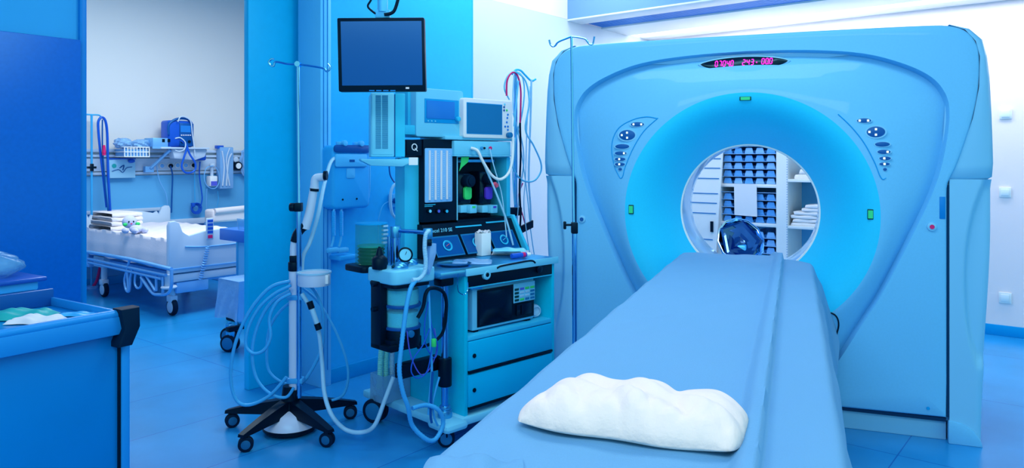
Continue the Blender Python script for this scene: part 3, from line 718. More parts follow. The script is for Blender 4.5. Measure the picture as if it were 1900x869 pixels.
for pts in ([(557, 119), (535, 119), (512, 115), (508, 122), (503, 122), (499, 116), (503, 110), (509, 110)], [(557, 120), (580, 123), (600, 127), (605, 132), (611, 130), (613, 124), (609, 118)]):
    part('hook', MB().tube(wpath(pts, SY-.02), .0055, n=8), 'chrome', es)
part('hook_boss', MB().cyl((x2-.006, SY-.035, sz(120)), (x2-.006, SY+.005, sz(120)), .014), 'chrome', es)
kn = part('clamp', MB().box(x2-.02, SY-.045, sz(392), x2+.016, SY+.0, sz(376), bev=.004), 'black', es)
part('knob', MB().cyl((x2-.045, SY-.03, sz(384)), (x2-.02, SY-.03, sz(384)), .022, 12, bev=.004), 'black', kn)
# cup holder
dc_ = Vector((sxp(583, SY-.05), SY-.05, sz(526)))
cup = part('instrument_cup', MB().lathe([(0, 0), (.080, 0), (.082, .004), (.082, .062), (.076, .062), (.074, .01), (0, .008)], dc_, n=40), 'tube_white', es, 'round white dish clamped to the pole')
part('cup_label', MB().box(dc_.x+.068, dc_.y-.052, dc_.z+.012, dc_.x+.084, dc_.y-.018, dc_.z+.058, bev=.003), 'paper_white', cup)
part('cup_rim', MB().lathe([(.076, .060), (.086, .060), (.086, .068), (.076, .068), (.076, .060)], dc_, n=40), 'hose_pale', cup)
# gooseneck handle arm
arm = MB().tube(wpath([(545, 478), (545, 462), (547, 447)], SY), .019, n=14)
ag = part('arm_base', arm, 'tube_white', es)
part('arm_grip', MB().tube(wpath([(547, 449), (551, 436), (560, 424), (569, 418)], SY-.005), .023, n=14), 'black', es)
part('arm_tube', MB().tube(wpath([(566, 424), (572, 405), (577, 382), (582, 352), (584, 338)], SY-.005), .024, n=16, taper=.8), 'tube_white', es, 'curved white arm tube')
part('arm_head', MB().tube(wpath([(584, 352), (584, 338), (588, 330), (604, 329)], SY-.005), .021, n=14), 'tube_white', es)
part('arm_band', MB().tube(wpath([(583, 355), (583.5, 350)], SY-.005), .0235, n=16, sub=0), 'black', es)
part('arm_nozzle', MB().cyl(wpath([(601, 326)], SY-.03)[0], wpath([(607, 326)], SY-.03)[0], .024), 'black', es)
# hoses hung on the stand
def coil(name, label, pts, Y, r, m, cat='hose', group='hoses on the equipment stand', corr=0, n=8):
    P_ = [Vector(((p[0]-950)/FPX*(p[2] if len(p) > 2 else Y), p[2] if len(p) > 2 else Y, CH+(295-p[1])/FPX*(p[2] if len(p) > 2 else Y))) for p in pts]
    return solo(name, label, cat, T(P_, r, n=n, corr=corr), m, W0, group=group, sharp=60)
YF = SY-.06
coil('breathing_hose', 'widest blue hose loop sweeping left from the stand down to its base', [(538, 522), (500, 535), (462, 580), (436, 640), (428, 700), (438, 742), (462, 752), (500, 735), (532, 700)], YF, .0088, 'hose')
coil('breathing_hose', 'blue hose curling in a teardrop loop at the left of the stand pole', [(540, 530), (510, 545), (482, 570), (462, 605), (456, 640), (470, 656), (490, 650), (502, 625), (500, 590), (515, 560), (540, 545)], YF-.02, .008, 'hose')
coil('breathing_hose', 'blue hose running close left of the pole in a long narrow loop', [(538, 540), (505, 560), (480, 600), (468, 650), (475, 700), (500, 730), (530, 738), (545, 720)], YF+.01, .008, 'hose')
coil('breathing_hose', 'thin blue hose bowed behind the pole from collar to foot', [(540, 560), (518, 580), (500, 610), (495, 650), (500, 690), (530, 712), (560, 705)], SY+.05, .007, 'hose')
coil('breathing_hose', 'blue hose arching right of the pole and hanging down its right side', [(560, 528), (580, 535), (597, 570), (600, 610), (596, 650), (570, 700), (545, 725)], SY+.04, .009, 'hose')
coil('breathing_hose', 'thin blue hose bulging far right of the pole towards the wall', [(562, 535), (590, 560), (620, 610), (640, 660), (646, 700), (635, 735), (600, 745), (570, 738)], SY+.10, .007, 'hose')
coil('suction_hose', 'pale hose hanging right of the pole and trailing over the floor to the machine', [(560, 545, YF), (580, 580, YF), (592, 620, YF), (598, 680, YF), (602, 730, YF-.1), (615, 770, YF-.15), (640, 797, 3.62), (670, 803, 3.60), (695, 790, 3.66), (715, 740, 3.72), (730, 700, 3.76)], YF, .011, 'hose_pale')
coil('wall_hose', 'pale hose running from the wall unit down past the curved arm', [(622, 292, 4.50), (612, 305, 4.4), (600, 350, 4.1), (590, 400, 3.95), (575, 450, 3.9), (562, 478, 3.88), (560, 520, 3.86)], 4, .011, 'hose_pale')
fc = wpath([(574, 560), (585, 590), (592, 612)], YF-.04)
ff = thing('hose_connector', 'clear hose coupling with black ends hanging right of the stand pole', 'connector', W0, tuple(fc[2]))
part('glass_body', MB().tube([fc[0].lerp(fc[2], .2), fc[0].lerp(fc[2], .8)], .013, n=14, sub=0), 'hose_pale', ff)
part('end_cap', MB().tube([fc[0], fc[0].lerp(fc[2], .25)], .016, n=14, sub=0), 'black', ff)
part('end_cap', MB().tube([fc[0].lerp(fc[2], .78), fc[2]], .016, n=14, sub=0), 'black', ff)

# ================================================================== WALL UNIT (diagnostic set) ON EQUIPMENT WALL
wx0, wx1 = R.P(606, 380, -.07).x, R.P(676, 380, -.07).x; wz0, wz1 = R.P(640, 387, -.07).z, R.P(640, 270, -.07).z
wxm = (wx0+wx1)/2
wu = thing('wall_diagnostic_unit', 'rounded blue wall unit with two coiled handpieces beside the door pilaster', 'wall unit', R, (wxm, -.002, wz0))
rr = []
def rrect(x0, z0, x1, z1, r, n=6):
    o = []
    for cx, cz, a0 in ((x1-r, z1-r, 0), (x0+r, z1-r, 90), (x0+r, z0+r, 180), (x1-r, z0+r, 270)):
        for k in range(n+1): a_ = math.radians(a0+90*k/n); o.append((cx+r*math.cos(a_), cz+r*math.sin(a_)))
    return o
part('housing', MB().prism(rrect(wx0, wz0, wx1, wz1, .035), -.13, -.002, bev=.02, seg=3), 'wallbox', wu)
part('top_cap', MB().prism(rrect(wx0+.004, wz1-.045, wx1-.004, wz1+.002, .02), -.142, -.129, bev=.004), 'navy', wu, 'darker band across the top')
zq = R.P(640, 310, -.14).z
part('front_plate', MB().prism(rrect(wx0+.012, zq, wx1-.035, wz1-.055, .012), -.142, -.129, bev=.004), 'wallbox_light', wu)
part('label_plate', MB().box(wxm-.03, -.1435, zq+.03, wxm+.01, -.1421, zq+.045), 'navy', wu)
part('slot_plate', MB().prism(rrect(wxm-.045, zq-.07, wxm+.02, zq-.008, .008), -.134, -.129, bev=.001), 'wallbox_light', wu)
for f_ in (.28, .72):
    xk = wx0+(wx1-wx0)*f_; part('dial', MB().cyl((xk, -.10, wz1+.0), (xk, -.10, wz1+.022), .03, 22, bev=.006).cyl((xk, -.115, wz1+.01), (xk, -.15, wz1+.012), .018, 16, bev=.003), 'wallbox_light', wu)
for f_ in (.25, .62): part('screw', MB().cyl((wx0+(wx1-wx0)*f_, -.134, wz0+.06), (wx0+(wx1-wx0)*f_, -.129, wz0+.06), .006, 10), 'black', wu)
part('side_handle', MB().tube([(wx1-.005, -.09, wz1-.01), (wx1+.012, -.10, wz1-.09), (wx1+.012, -.10, wz0+.12), (wx1+.004, -.09, wz0+.03)], .010, n=10), 'wallbox_light', wu)
for j, (xa, xb) in enumerate(((628, 619), (637, 633))):
    pts = path(R, [(xa, 373), ((xa+xb)/2, 380), (xb, 393), (xb, 410), (xb, 440), (xb-4, 458)], -.11)
    cd = part('cord', MB().tube(pts, .007, n=8), 'wallbox_light', wu)
    part('coil', MB().tube(path(R, [(xb, 392), (xb, 410), (xb, 438)], -.11), .012, n=8, corr=.007), 'wallbox', cd)
    hb = R.P(616 if j == 0 else 634, 464, -.11)
    part('handpiece', MB().box(hb.x-.035, hb.y-.018, hb.z-.018, hb.x+.045, hb.y+.018, hb.z+.014, bev=.010), 'wallbox_light', cd)
sb_ = R.P(632, 470, -.05)
part('holder', MB().box(sb_.x-.07, -.14, sb_.z-.035, sb_.x+.07, -.002, sb_.z-.005, bev=.008), 'wallbox', wu)
# wall socket behind the machine
so = R.P(732, 372, 0)
ss = thing('wall_socket', 'pale socket box with plugs on the blue wall left of the machine', 'socket', R, (so.x, -.002, so.z-.045))
part('plate', MB().box(so.x-.06, -.03, so.z-.045, so.x+.06, -.002, so.z+.045, bev=.005), 'wallbox_light', ss)
for d in (-.03, .03): part('plug', MB().cyl((so.x+d, -.06, so.z), (so.x+d, -.03, so.z), .018, 18, bev=.003), 'navy' if d < 0 else 'hose_pale', ss)
solo('wall_cable', 'pale cable loop curving beside the wall socket', 'cable', T(path(R, [(742, 338), (730, 345), (724, 365), (727, 395), (738, 408), (744, 412)], -.09), .010), 'hose_pale', R)
solo('wall_cable', 'dark thin cable dropping from the vent box towards the socket', 'cable', T(path(R, [(722, 305), (724, 325), (733, 340), (745, 352)], -.05), .005), 'navy', R)
solo('wall_cable', 'thin cable running down from the socket to the glass reservoir', 'cable', T(path(R, [(728, 372), (712, 380), (704, 400), (702, 420), (702, 520)], -.075), .0035), 'wallbox_light', R)

# ================================================================== CEILING MONITOR
YM = 3.42
def mp_(x, y, dy=0): return Vector(((x-950)/FPX*YM, YM+dy, CH+(295-y)/FPX*YM))
cm = thing('ceiling_monitor', 'dark flat screen monitor hanging from a ceiling arm', 'monitor', W0, tuple(mp_(708, 170)))
def quad(mb, pts, d0, d1, bev=0): return mb.prism([(p.x, p.z) for p in pts], YM+d0, YM+d1, bev=bev)
part('casing', quad(MB(), [mp_(625, 33), mp_(787, 32), mp_(790, 169), mp_(628, 170)], 0, .05, .006), 'black', cm)
part('screen', quad(MB(), [mp_(632, 40), mp_(782, 39), mp_(784, 158), mp_(635, 159)], -.0015, .004), 'screen_dark', cm, 'dim deep blue switched-off screen')
lo = mp_(756, 163.5); part('logo', MB().box(lo.x-.008, YM-.0015, lo.z-.004, lo.x+.008, YM+.002, lo.z+.004), 'paper', cm)
bt_ = MB()
for k in range(4): q = mp_(690+k*13, 168); bt_.box(q.x-.012, YM-.002, q.z-.003, q.x+.012, YM+.003, q.z+.002)
part('button_strip', bt_, 'frame_blue', cm)
part('mount', MB().box(*(mp_(695, 32, .015)), *(mp_(722, 16, .045)), bev=.004), 'wallbox_light', cm)
top = 3.30
part('arm', MB().cyl(mp_(708, 20, .03), (mp_(708, 0).x, YM+.03, top), .024, 18), 'wallbox_light', cm)
part('lever', MB().tube([mp_(713, 27, 0), mp_(725, 25, 0), mp_(733, 17, 0), mp_(741, -10, 0)], .008, n=10), 'black', cm)
part('cable', MB().tube([mp_(703, 28, .02), mp_(690, 20, .02), mp_(681, 10, .02), mp_(687, -2, .02), mp_(700, -30, .02)], .005, n=8), 'black', cm)
part('ceiling_plate', MB().cyl((mp_(708, 0).x, YM+.03, top-.02), (mp_(708, 0).x, YM+.03, top), .09, 28), 'wallbox_light', cm)
# ================================================================== ANAESTHESIA MACHINE
mw, md = .66, .66
am = thing('anaesthesia_machine', 'tall blue anaesthesia machine with flow meters, vaporisers and drawers', 'medical machine', M, (.33, .31, 0))
def mb_(): return MB()
zD = .852
for x0 in (0, mw-.022): part('side_panel', B(x0, 0, .10, x0+.022, md, zD-.03, bev=.002), 'machine', am)
part('back_panel', B(.022, md-.02, .10, mw-.022, md, zD-.03), 'machine', am)
part('worktop', B(-.16, -.012, zD-.03, mw+.012, md+.02, zD, bev=.004), 'steel', am, 'metallic work surface')
part('worktop_edge', B(-.004, -.02, zD-.032, mw+.014, -.0125, zD+.004, bev=.002), 'machine_pale', am)
zS = .515
part('shelf', B(.0225, .002, zS-.022, mw-.0225, md-.021, zS, bev=.002), 'machine_light', am)
for a, b_ in ((.345, .488), (.165, .325)):
    d = part('drawer', B(.024, -.006, a, mw-.024, .4, b_, bev=.003), 'drawer_face', am)
    part('drawer_lip', B(.024, -.010, a-.012, mw-.024, .01, a-.001, bev=.001), 'black', d)
    part('lock', mb_().cyl((.058, -.012, (a+b_)/2), (.058, -.006, (a+b_)/2), .011, 18, bev=.002), 'black', d)
part('base_frame', MB().box(-.12, -.02, .085, mw+.01, md+.06, .125, bev=.01), 'machine_pale', am)
fr = part('fascia', B(.0225, -.004, .762, mw-.0225, .03, zD-.034, bev=.003), 'black', am, 'black fascia rail under the worktop')
p = M.P(902, 510, -.01)
part('ring_knob', mb_().lathe([(.0, 0), (.010, 0), (.010, .008), (.018, .010), (.025, .006), (.025, -.01), (0, -.01)], (p.x, -.012, p.z), (0, -1, 0), 26), 'machine_pale', fr, 'white ring knob')
part('ring_centre', mb_().cyl((p.x, -.0225, p.z), (p.x, -.012, p.z), .0105, 16), 'black', fr)
p = M.P(1000, 500, -.01)
part('black_knob', mb_().cyl((p.x, -.02, p.z), (p.x, -.002, p.z), .02, 24, bev=.003), 'blackgloss', fr)
part('pull_handle', mb_().tube(path(M, [(922, 498), (930, 494), (955, 489), (985, 484), (993, 488)], -.02), .005, n=8), 'black', fr)
part('fascia_edge', B(.0225, -.006, .756, mw-.0225, .0, .761), 'machine_light', fr)
p = M.P(874, 530, .06)
part('valve_knob', mb_().cyl((p.x-.012, .03, p.z), (p.x+.03, .01, p.z-.004), .014, 16, bev=.002).cyl((p.x-.025, .04, p.z+.006), (p.x-.01, .03, p.z+.001), .022, 16, bev=.002), 'steel', fr)
part('wire_handle', mb_().tube(path(M, [(850, 508), (849, 530), (852, 543), (862, 547), (868, 538), (868, 524)], -.03), .0025, n=6), 'chrome', am)
# castors
for (x, y) in ((-.09, .03), (mw-.06, .03), (mw-.06, md)): caster(None, *M.w(x, y)[:2], .045, .2, am) if False else None
def mcaster(x, y, rad, sd):
    cs = part('caster', MB().box(x-rad*.35, y-rad*.5, rad*1.1, x+rad*.35, y+rad*.6, rad*1.75, bev=rad*.15).cyl((x, y, rad*1.7), (x, y, rad*2.1), rad*.3), 'black', am)
    for d in (-1, 1):
        ca, sa = math.cos(sd), math.sin(sd); ox, oy = d*rad*.30*ca, d*rad*.30*sa; hx, hy = rad*.18*ca, rad*.18*sa
        w_ = part('wheel', MB().cyl((x+ox-hx, y+oy-hy, rad), (x+ox+hx, y+oy+hy, rad), rad, 32, bev=rad*.1), 'rubber', cs)
        part('hub', MB().cyl((x+ox-hx*1.15, y+oy-hy*1.15, rad), (x+ox+hx*1.15, y+oy+hy*1.15, rad), rad*.70, 28, bev=rad*.04), 'screen_mid', cs)
mcaster(-.10, .02, .042, .9); mcaster(mw-.05, .05, .042, .9); mcaster(mw-.05, md, .042, .9)
wq = M.Z(697, 783, 0); mcaster(wq.x, wq.y, .064, .45)
part('rear_leg', MB().tube([(0, md-.02, .105), (wq.x+.03, wq.y, .125)], .018, n=8, sub=0), 'machine_light', am)
part('foot_block', MB().box(-.16, -.06, .085, -.02, .10, .128, bev=.02), 'machine_pale', am)
# chrome post at the left carrying the absorber arm
px_, py_ = -.075, .06
part('post', mb_().cyl((px_, py_, .12), (px_, py_, zD-.032), .018, 20), 'chrome', am)
part('post_foot', mb_().cyl((px_, py_, .125), (px_, py_, .165), .036, 24, bev=.006).cyl((px_, py_, .165), (px_, py_, .185), .028, 24, bev=.004), 'steel', am)
zcl0, zcl1 = M.P(835, 714, py_).z, M.P(835, 662, py_).z
part('post_clamp', mb_().cyl((px_, py_, zcl0), (px_, py_, zcl1), .034, 24, bev=.005), 'black', am)
part('post_head', mb_().box(px_-.05, py_-.035, zD-.075, px_+.03, py_+.03, zD-.031, bev=.008), 'black', am)
# absorber
ax_, ay_ = -.29, .12
zt0 = M.P(745, 525, ay_).z
def az(py): return M.P(745, py, ay_-.05).z
ab = part('absorber_arm', mb_().box(ax_-.03, ay_-.03, zcl1-.065, px_, ay_+.02, zcl1+.005, bev=.006).box(ax_-.10, ay_-.05, az(652), ax_+.08, ay_+.09, az(630), bev=.006), 'black', am, 'black swing arm below the absorber')
af = part('absorber_frame', mb_().box(ax_-.125, ay_+.0, az(648), ax_-.085, ay_+.08, az(520), bev=.005).box(ax_-.125, ay_-.06, az(648), ax_+.06, ay_+.08, az(638), bev=.004), 'black', am)
part('frame_knob', mb_().cyl((ax_-.15, ay_+.03, az(573)), (ax_-.125, ay_+.03, az(573)), .012, 14), 'black', af)
part('frame_knob', mb_().cyl((ax_-.15, ay_+.03, az(527)), (ax_-.125, ay_+.03, az(527)), .012, 14), 'black', af)
cr_ = .082
for i, (za, zb, ztop) in enumerate(((az(569), az(530), az(540)), (az(610), az(571), az(582)))):
    cn = part('canister', mb_().lathe([(cr_, za), (cr_, zb)], (ax_, ay_, 0), n=40), 'glass_clear', am, 'clear canister of pale granules')
    part('granules', mb_().lathe([(0, za), (cr_-.004, za), (cr_-.004, ztop), (cr_*.5, ztop+.006), (0, ztop+.004)], (ax_, ay_, 0), n=40), 'granules', cn)
    part('band', mb_().lathe([(cr_-.004, za-.008), (cr_+.007, za-.008), (cr_+.009, za-.001), (cr_+.007, za+.006), (cr_-.004, za+.006), (cr_-.004, za-.008)], (ax_, ay_, 0), n=40), 'navy', cn)
part('absorber_base', mb_().lathe([(0, az(648)), (cr_-.002, az(648)), (cr_+.004, az(640)), (cr_+.004, az(616)), (cr_, az(613)), (0, az(613))], (ax_, ay_, 0), n=40), 'black', am)
q = M.P(762, 620, ay_-cr_-.006)
part('base_dial', mb_().cyl((q.x, ay_-cr_*.9, q.z), (q.x, ay_-cr_-.016, q.z), .017, 22, bev=.003), 'screen_mid', am)
def outline_xy(x0, y0_, x1, y1_, r): return rrect(x0, y0_, x1, y1_, r)
hd = part('absorber_head', mb_().prism(rrect(ax_-.125, ay_-.11, ax_+.13, ay_+.13, .04), az(525), az(499), axis='z', bev=.008, seg=3), 'machine_pale', am, 'pale moulded absorber head')
part('head_base', mb_().prism(rrect(ax_-.115, ay_-.10, ax_+.10, ay_+.12, .03), az(532), az(525)-.0005, axis='z', bev=.003), 'black', am)
zh = az(499)
for dx, dy in ((-.035, -.03), (.075, .04)):
    vd = part('valve_dome', mb_().lathe([(.036, zh), (.036, zh+.010), (.03, zh+.020), (.018, zh+.028), (0, zh+.030)], (ax_+dx, ay_+dy, 0), n=28), 'steel', hd)
    part('valve_ring', mb_().lathe([(.036, zh+.001), (.040, zh+.001), (.040, zh+.009), (.036, zh+.009)], (ax_+dx, ay_+dy, 0), n=28), 'chrome', hd)
# black bag valve at left of head
part('relief_valve', mb_().lathe([(0, zh), (.034, zh), (.036, zh+.012), (.036, zh+.048), (.028, zh+.058), (.018, zh+.064), (.012, zh+.09), (.004, zh+.105), (0, zh+.105)], (ax_-.115, ay_+.02, 0), n=14), 'black', hd)
# pressure gauge
gq = M.P(752, 473, ay_-.02); gd = Vector((-.45, -.8, .25)).normalized()
gg = part('pressure_gauge', mb_().lathe([(0, -.03), (.022, -.03), (.034, -.012), (.036, .004), (.030, .006), (.030, .0), (0, .0)], gq, gd, 32), 'black', hd)
part('gauge_face', mb_().lathe([(0, .0025), (.028, .0025), (.028, .0)], gq, gd, 32), 'machine_pale', gg)
part('gauge_needle', mb_().tube([gq+gd*.004, gq+gd*.004+Vector((.008, 0, .014))], .0012, n=6, sub=0), 'black', gg)
part('gauge_stem', mb_().cyl((gq.x, gq.y+.02, zh), (gq.x, gq.y+.01, gq.z-.015), .012), 'steel', gg)
# chrome column with side bar
q1 = M.P(734, 428, ay_+.06)
part('chrome_column', mb_().cyl((q1.x, q1.y, zh), (q1.x, q1.y, q1.z-.01), .022, 22).cyl((q1.x-.014, q1.y+.03, zh), (q1.x-.014, q1.y+.03, q1.z-.03), .012, 14), 'chrome', hd)
part('column_cap', mb_().cyl((q1.x, q1.y, q1.z-.035), (q1.x, q1.y, q1.z+.022), .026, 22, bev=.004), 'steel', hd)
q2 = M.P(794, 432, ay_-.12)
part('side_bar', mb_().cyl(q1, q2, .010, 16), 'chrome', hd)
part('bar_end', mb_().cyl((q2.x, q2.y, q2.z-.03), (q2.x, q2.y, q2.z+.02), .022, 20, bev=.003), 'steel', hd)
part('bag_mount', mb_().cyl((q2.x, q2.y, q2.z-.062), (q2.x, q2.y, q2.z-.03), .019, 20, bev=.003), 'blackgloss', hd)
# bellows reservoir
rx = M.P(691, 418, .30); rz1 = rx.z+.005; rz0 = M.P(691, 489, .30).z
bl = part('reservoir_tray', mb_().prism(rrect(rx.x-.105, .22, rx.x+.11, .40, .03), rz0-.032, rz0-.002, axis='z', bev=.006), 'black', am)
part('reservoir_bracket', mb_().prism([(rx.x-.06, rz0-.033), (rx.x+.16, rz0-.033), (rx.x+.18, rz0-.09), (rx.x+.13, rz0-.09)], .26, .34, bev=.004), 'black', bl)
part('reservoir_jar', mb_().lathe([(.078, rz0), (.078, rz1), (.074, rz1+.003)], (rx.x, .31, 0), n=40), 'glass_green', am, 'green tinted clear bellows jar')
part('jar_rim', mb_().lathe([(.070, rz1), (.081, rz1), (.081, rz1+.006), (.0, rz1+.008)], (rx.x, .31, 0), n=40), 'skirting', am)
bz = rz0+(rz1-rz0)*.42
bp_ = MB().lathe([(0, rz0), (.068, rz0)]+[((.068 if k % 2 else .060), rz0+.006+(bz-rz0-.01)*k/8) for k in range(9)]+[(0, bz)], (rx.x, .31, 0), n=36)
part('bellows', bp_, 'blackgloss', am, 'collapsed black bellows inside the jar')
part('bellows_disc', mb_().lathe([(0, bz+.001), (.068, bz+.001), (.068, bz+.008), (0, bz+.008)], (rx.x, .31, 0), n=36), 'teal', am)
rs = MB()
for k in range(5): z = bz+.02+k*.020; rs.box(rx.x+.018, .31-.0795, z, rx.x+.045, .31-.062, z+.009)
part('scale_marks', rs, 'hose_pale', am)
# tower
ty = .46; tx0, tx1 = M.P(783, 300, ty).x, M.P(845, 300, ty).x; txl = M.P(757, 300, ty).x; txr = M.P(944, 300, ty).x
tz0, tz1 = M.P(800, 412, ty).z, M.P(800, 259, ty).z
part('tower_column', B(txl-.0, ty+.03, zD, txl+.10, ty+.12, tz1-.1, bev=.004), 'machine_light', am)
part('tower_back', B(txl+.10, ty+.16, zD, txr, md, 1.50, bev=.003), 'machine', am)
fm_ = part('flow_meter_panel', B(tx0, ty-.012, tz0, tx1, ty+.16, tz1, bev=.004), 'black', am)
a, b_ = M.P(788, 275, ty-.014), M.P(839, 374, ty-.014)
fw = part('flow_meter_window', mb_().prism(rrect(a.x, b_.z, b_.x, a.z, .008), ty-.016, ty-.0125, bev=.001), 'flow_glow', fm_, 'glowing pale blue flow tube window')
for k in range(4):
    xt = a.x+(b_.x-a.x)*(.16+.21*k); part('flow_tube', mb_().cyl((xt, ty-.018, b_.z+.014), (xt, ty-.018, a.z-.012), .0065, 12), 'paper', fm_)
tk = MB()
for k in range(4):
    for j in range(22):
        xt = a.x+(b_.x-a.x)*(.26+.21*k); z = b_.z+.03+j*(a.z-b_.z-.05)/22; tk.box(xt-.003, ty-.0172, z, xt+.003+(.003 if j % 5 == 0 else 0), ty-.0162, z+.002)
part('scale_ticks', tk, 'paper_white', fm_)
kp = part('knob_panel', B(*M.P(785, 404, ty-.013), *(M.P(840, 381, ty-.013)+Vector((0, .004, 0)))), 'blackgloss', fm_) if False else None
for i, (xk, m_) in enumerate(((796, 'machine_pale'), (812, 'hose_violet'), (827, 'machine_light'))):
    q = M.P(xk, 392, ty-.02); kk = part('flow_knob', mb_().cyl((q.x, ty-.030, q.z), (q.x, ty-.012, q.z), .013, 20, bev=.002), 'blackgloss', fm_)
    part('knob_cap', mb_().cyl((q.x, ty-.033, q.z), (q.x, ty-.0301, q.z), .0085, 16), m_, kk)
part('panel_text', mb_().box(a.x, ty-.014, b_.z-.014, a.x+.075, ty-.0122, b_.z-.010).box(a.x, ty-.014, b_.z-.022, a.x+.055, ty-.0122, b_.z-.019), 'machine_light', fm_)
# gauge head left of the flow meter
a, b_ = M.P(755, 259, ty-.012), M.P(783, 289, ty-.012)
gp_ = part('oxygen_gauge_panel', B(a.x, ty-.012, b_.z, b_.x-.001, ty+.06, a.z, bev=.003), 'black', am)
q = M.P(769, 273, ty-.014)
part('gauge_ring', mb_().lathe([(.014, 0), (.019, 0), (.019, .003), (.014, .003), (.014, 0)], (q.x, ty-.012, q.z), (0, -1, 0), 28), 'paper_white', gp_)
part('gauge_pointer', mb_().tube([(q.x+.004, ty-.014, q.z-.006), (q.x+.020, ty-.014, q.z-.022)], .0025, n=6, sub=0), 'paper_white', gp_)
# vaporiser bay
vx0, vx1 = tx1+.006, txr; vz0, vz1 = tz0, M.P(880, 292, ty).z
part('bay_divider', B(tx1+.0005, ty-.014, tz0, tx1+.006, ty+.14, tz1-.02), 'machine_pale', am)
part('bay_back', B(vx0, ty+.13, vz0, vx1-.03, ty+.155, vz1), 'black', am)
part('bay_floor', B(vx0, ty-.01, vz0-.012, vx1-.03, ty+.13, vz0), 'black', am)
part('bay_roof', B(vx0, ty-.01, vz1, vx1, ty+.155, vz1+.02), 'machine_pale', am)
part('bay_post', B(vx1-.032, ty-.015, vz0, vx1, ty+.155, vz1, bev=.003), 'machine_light', am)
part('bay_rail', B(vx0, ty+.02, vz1-.03, vx1-.10, ty+.04, vz1-.012, bev=.003), 'steel', am)
for nm, cx, cy, col, lab in (('a', 870, 336, 'green', 'black vaporiser with a bright green fill window'), ('b', 909, 332, 'violet', 'black vaporiser with a purple fill window')):
    q = M.P(cx, cy, ty+.0); q2 = M.P(cx-3, 355, ty); q3 = M.P(cx-4, 386, ty)
    vp = part('vaporiser', B(q2.x-.05, ty+.02, q3.z+.018, q2.x+.05, ty+.125, q.z+.045, bev=.014), 'blackgloss', am, lab)
    part('dial', mb_().cyl((q.x, ty-.02, q.z), (q.x, ty+.03, q.z), .036, 30, bev=.005).cyl((q.x, ty-.03, q.z), (q.x, ty-.02, q.z), .024, 26, bev=.004), 'rubber', vp)
    w1 = M.P(cx-2, 356, ty+.01); part('fill_window', mb_().prism(rrect(w1.x-.028, w1.z-.045, w1.x+.026, w1.z+.03, .018), ty+.004, ty+.022, bev=.002), col, vp, 'coloured fill window')
    part('filler_block', B(q3.x-.052, ty-.01, q3.z-.026, q3.x-.006, ty+.09, q3.z+.016, bev=.003), 'machine_pale', vp)
    fb_ = part('filler_box', B(q3.x-.004, ty-.035, q3.z-.030, q3.x+.048, ty+.07, q3.z+.018, bev=.003), 'machine_pale', vp)
    part('box_label', B(q3.x+.012, ty-.0365, q3.z+.0, q3.x+.036, ty-.0351, q3.z+.011), col, vp)
# lower slanted gauge panel
def slant(x, s_, z_t):  # s_=0 top, 1 bottom
    return None
pz0, pz1 = M.P(850, 470, ty-.09).z, tz0-.012
pl = MB(); xa, xb = tx0-.01, txr+.01
pl.prism([(ty-.11, zD+.001), (ty+.14, zD+.001), (ty+.14, pz1), (ty-.012, pz1)], xa, xb, axis='x', bev=.003)
cp = part('gauge_console', pl, 'black', am, 'slanted black console with pressure gauges')
nrm = Vector((0, -(pz1-zD), -(0)-(.108))).normalized(); slope = Vector((0, -.108, -(pz1-zD-.001))); nrm = Vector((0, -(pz1-zD), .108)).normalized()
def onsl(x, t, l=0): return Vector((x, ty-.012, pz1))+slope*t+nrm*l
def slab(x0, x1, t0, t1, l0, l1, sk=0):
    mb = MB(); pts = [(x0, t0), (x1, t0), (x1+sk, t1), (x0+sk, t1)]
    A = [mb.bm.verts.new(onsl(x, t, l0)) for x, t in pts]; Bv = [mb.bm.verts.new(onsl(x, t, l1)) for x, t in pts]
    mb.bm.faces.new(A); mb.bm.faces.new(Bv[::-1])
    for i in range(4): mb.bm.faces.new((A[i], Bv[i], Bv[(i+1) % 4], A[(i+1) % 4]))
    return mb
W_ = xb-xa
for i in range(3):
    x0 = xa+W_*(.035+.315*i); sq = part('gauge_square', slab(x0, x0+W_*.285, .36, .93, .0005, .004, .006), 'screen_mid', cp, 'framed square gauge')
    part('gauge_plate', slab(x0+.006, x0+W_*.285-.006, .40, .89, .0041, .005, .006), 'screen_dark', cp)
    c_ = onsl(x0+W_*.14, .64, .005)
    dl = part('gauge_dial', mb_().lathe([(0, 0), (.030, 0), (.032, .004), (.028, .006), (.027, .002), (0, .002)], c_, nrm, 30), 'machine_light', cp)
    part('gauge_face', mb_().lathe([(0, .0023), (.022, .0023), (.022, .003), (0, .003)], c_, nrm, 30), 'screen_dark', cp)
    part('gauge_needle', mb_().tube([c_+nrm*.005+Vector((-.012, 0, -.004)), c_+nrm*.005+Vector((.010, 0, .008))], .0016, n=6, sub=0), 'pink' if i == 0 else 'machine_pale', cp)
tx_ = text_mb('Excel 210 SE', .031, (0, 0, 0), tilt=True)
rotm = Matrix.Rotation(-math.atan2(.108, pz1-zD), 4, 'X')
for v in tx_.bm.verts: pass
bmesh.ops.transform(tx_.bm, matrix=Matrix.Translation(onsl(xa+.035, .24, .001))@rotm, verts=tx_.bm.verts)
part('lettering', tx_, 'machine_pale', cp)
part('console_stripe', slab(xa+W_*.33, xa+W_*.62, .12, .16, .0005, .0015).prism([(0, 0), (.0001, 0), (0, .0001)], 0, .0001) if False else slab(xa+W_*.33, xa+W_*.62, .12, .16, .0005, .0015), 'machine_light', cp)
part('console_stripe', slab(xa+W_*.68, xa+W_*.92, .06, .10, .0005, .0015), 'machine_light', cp)
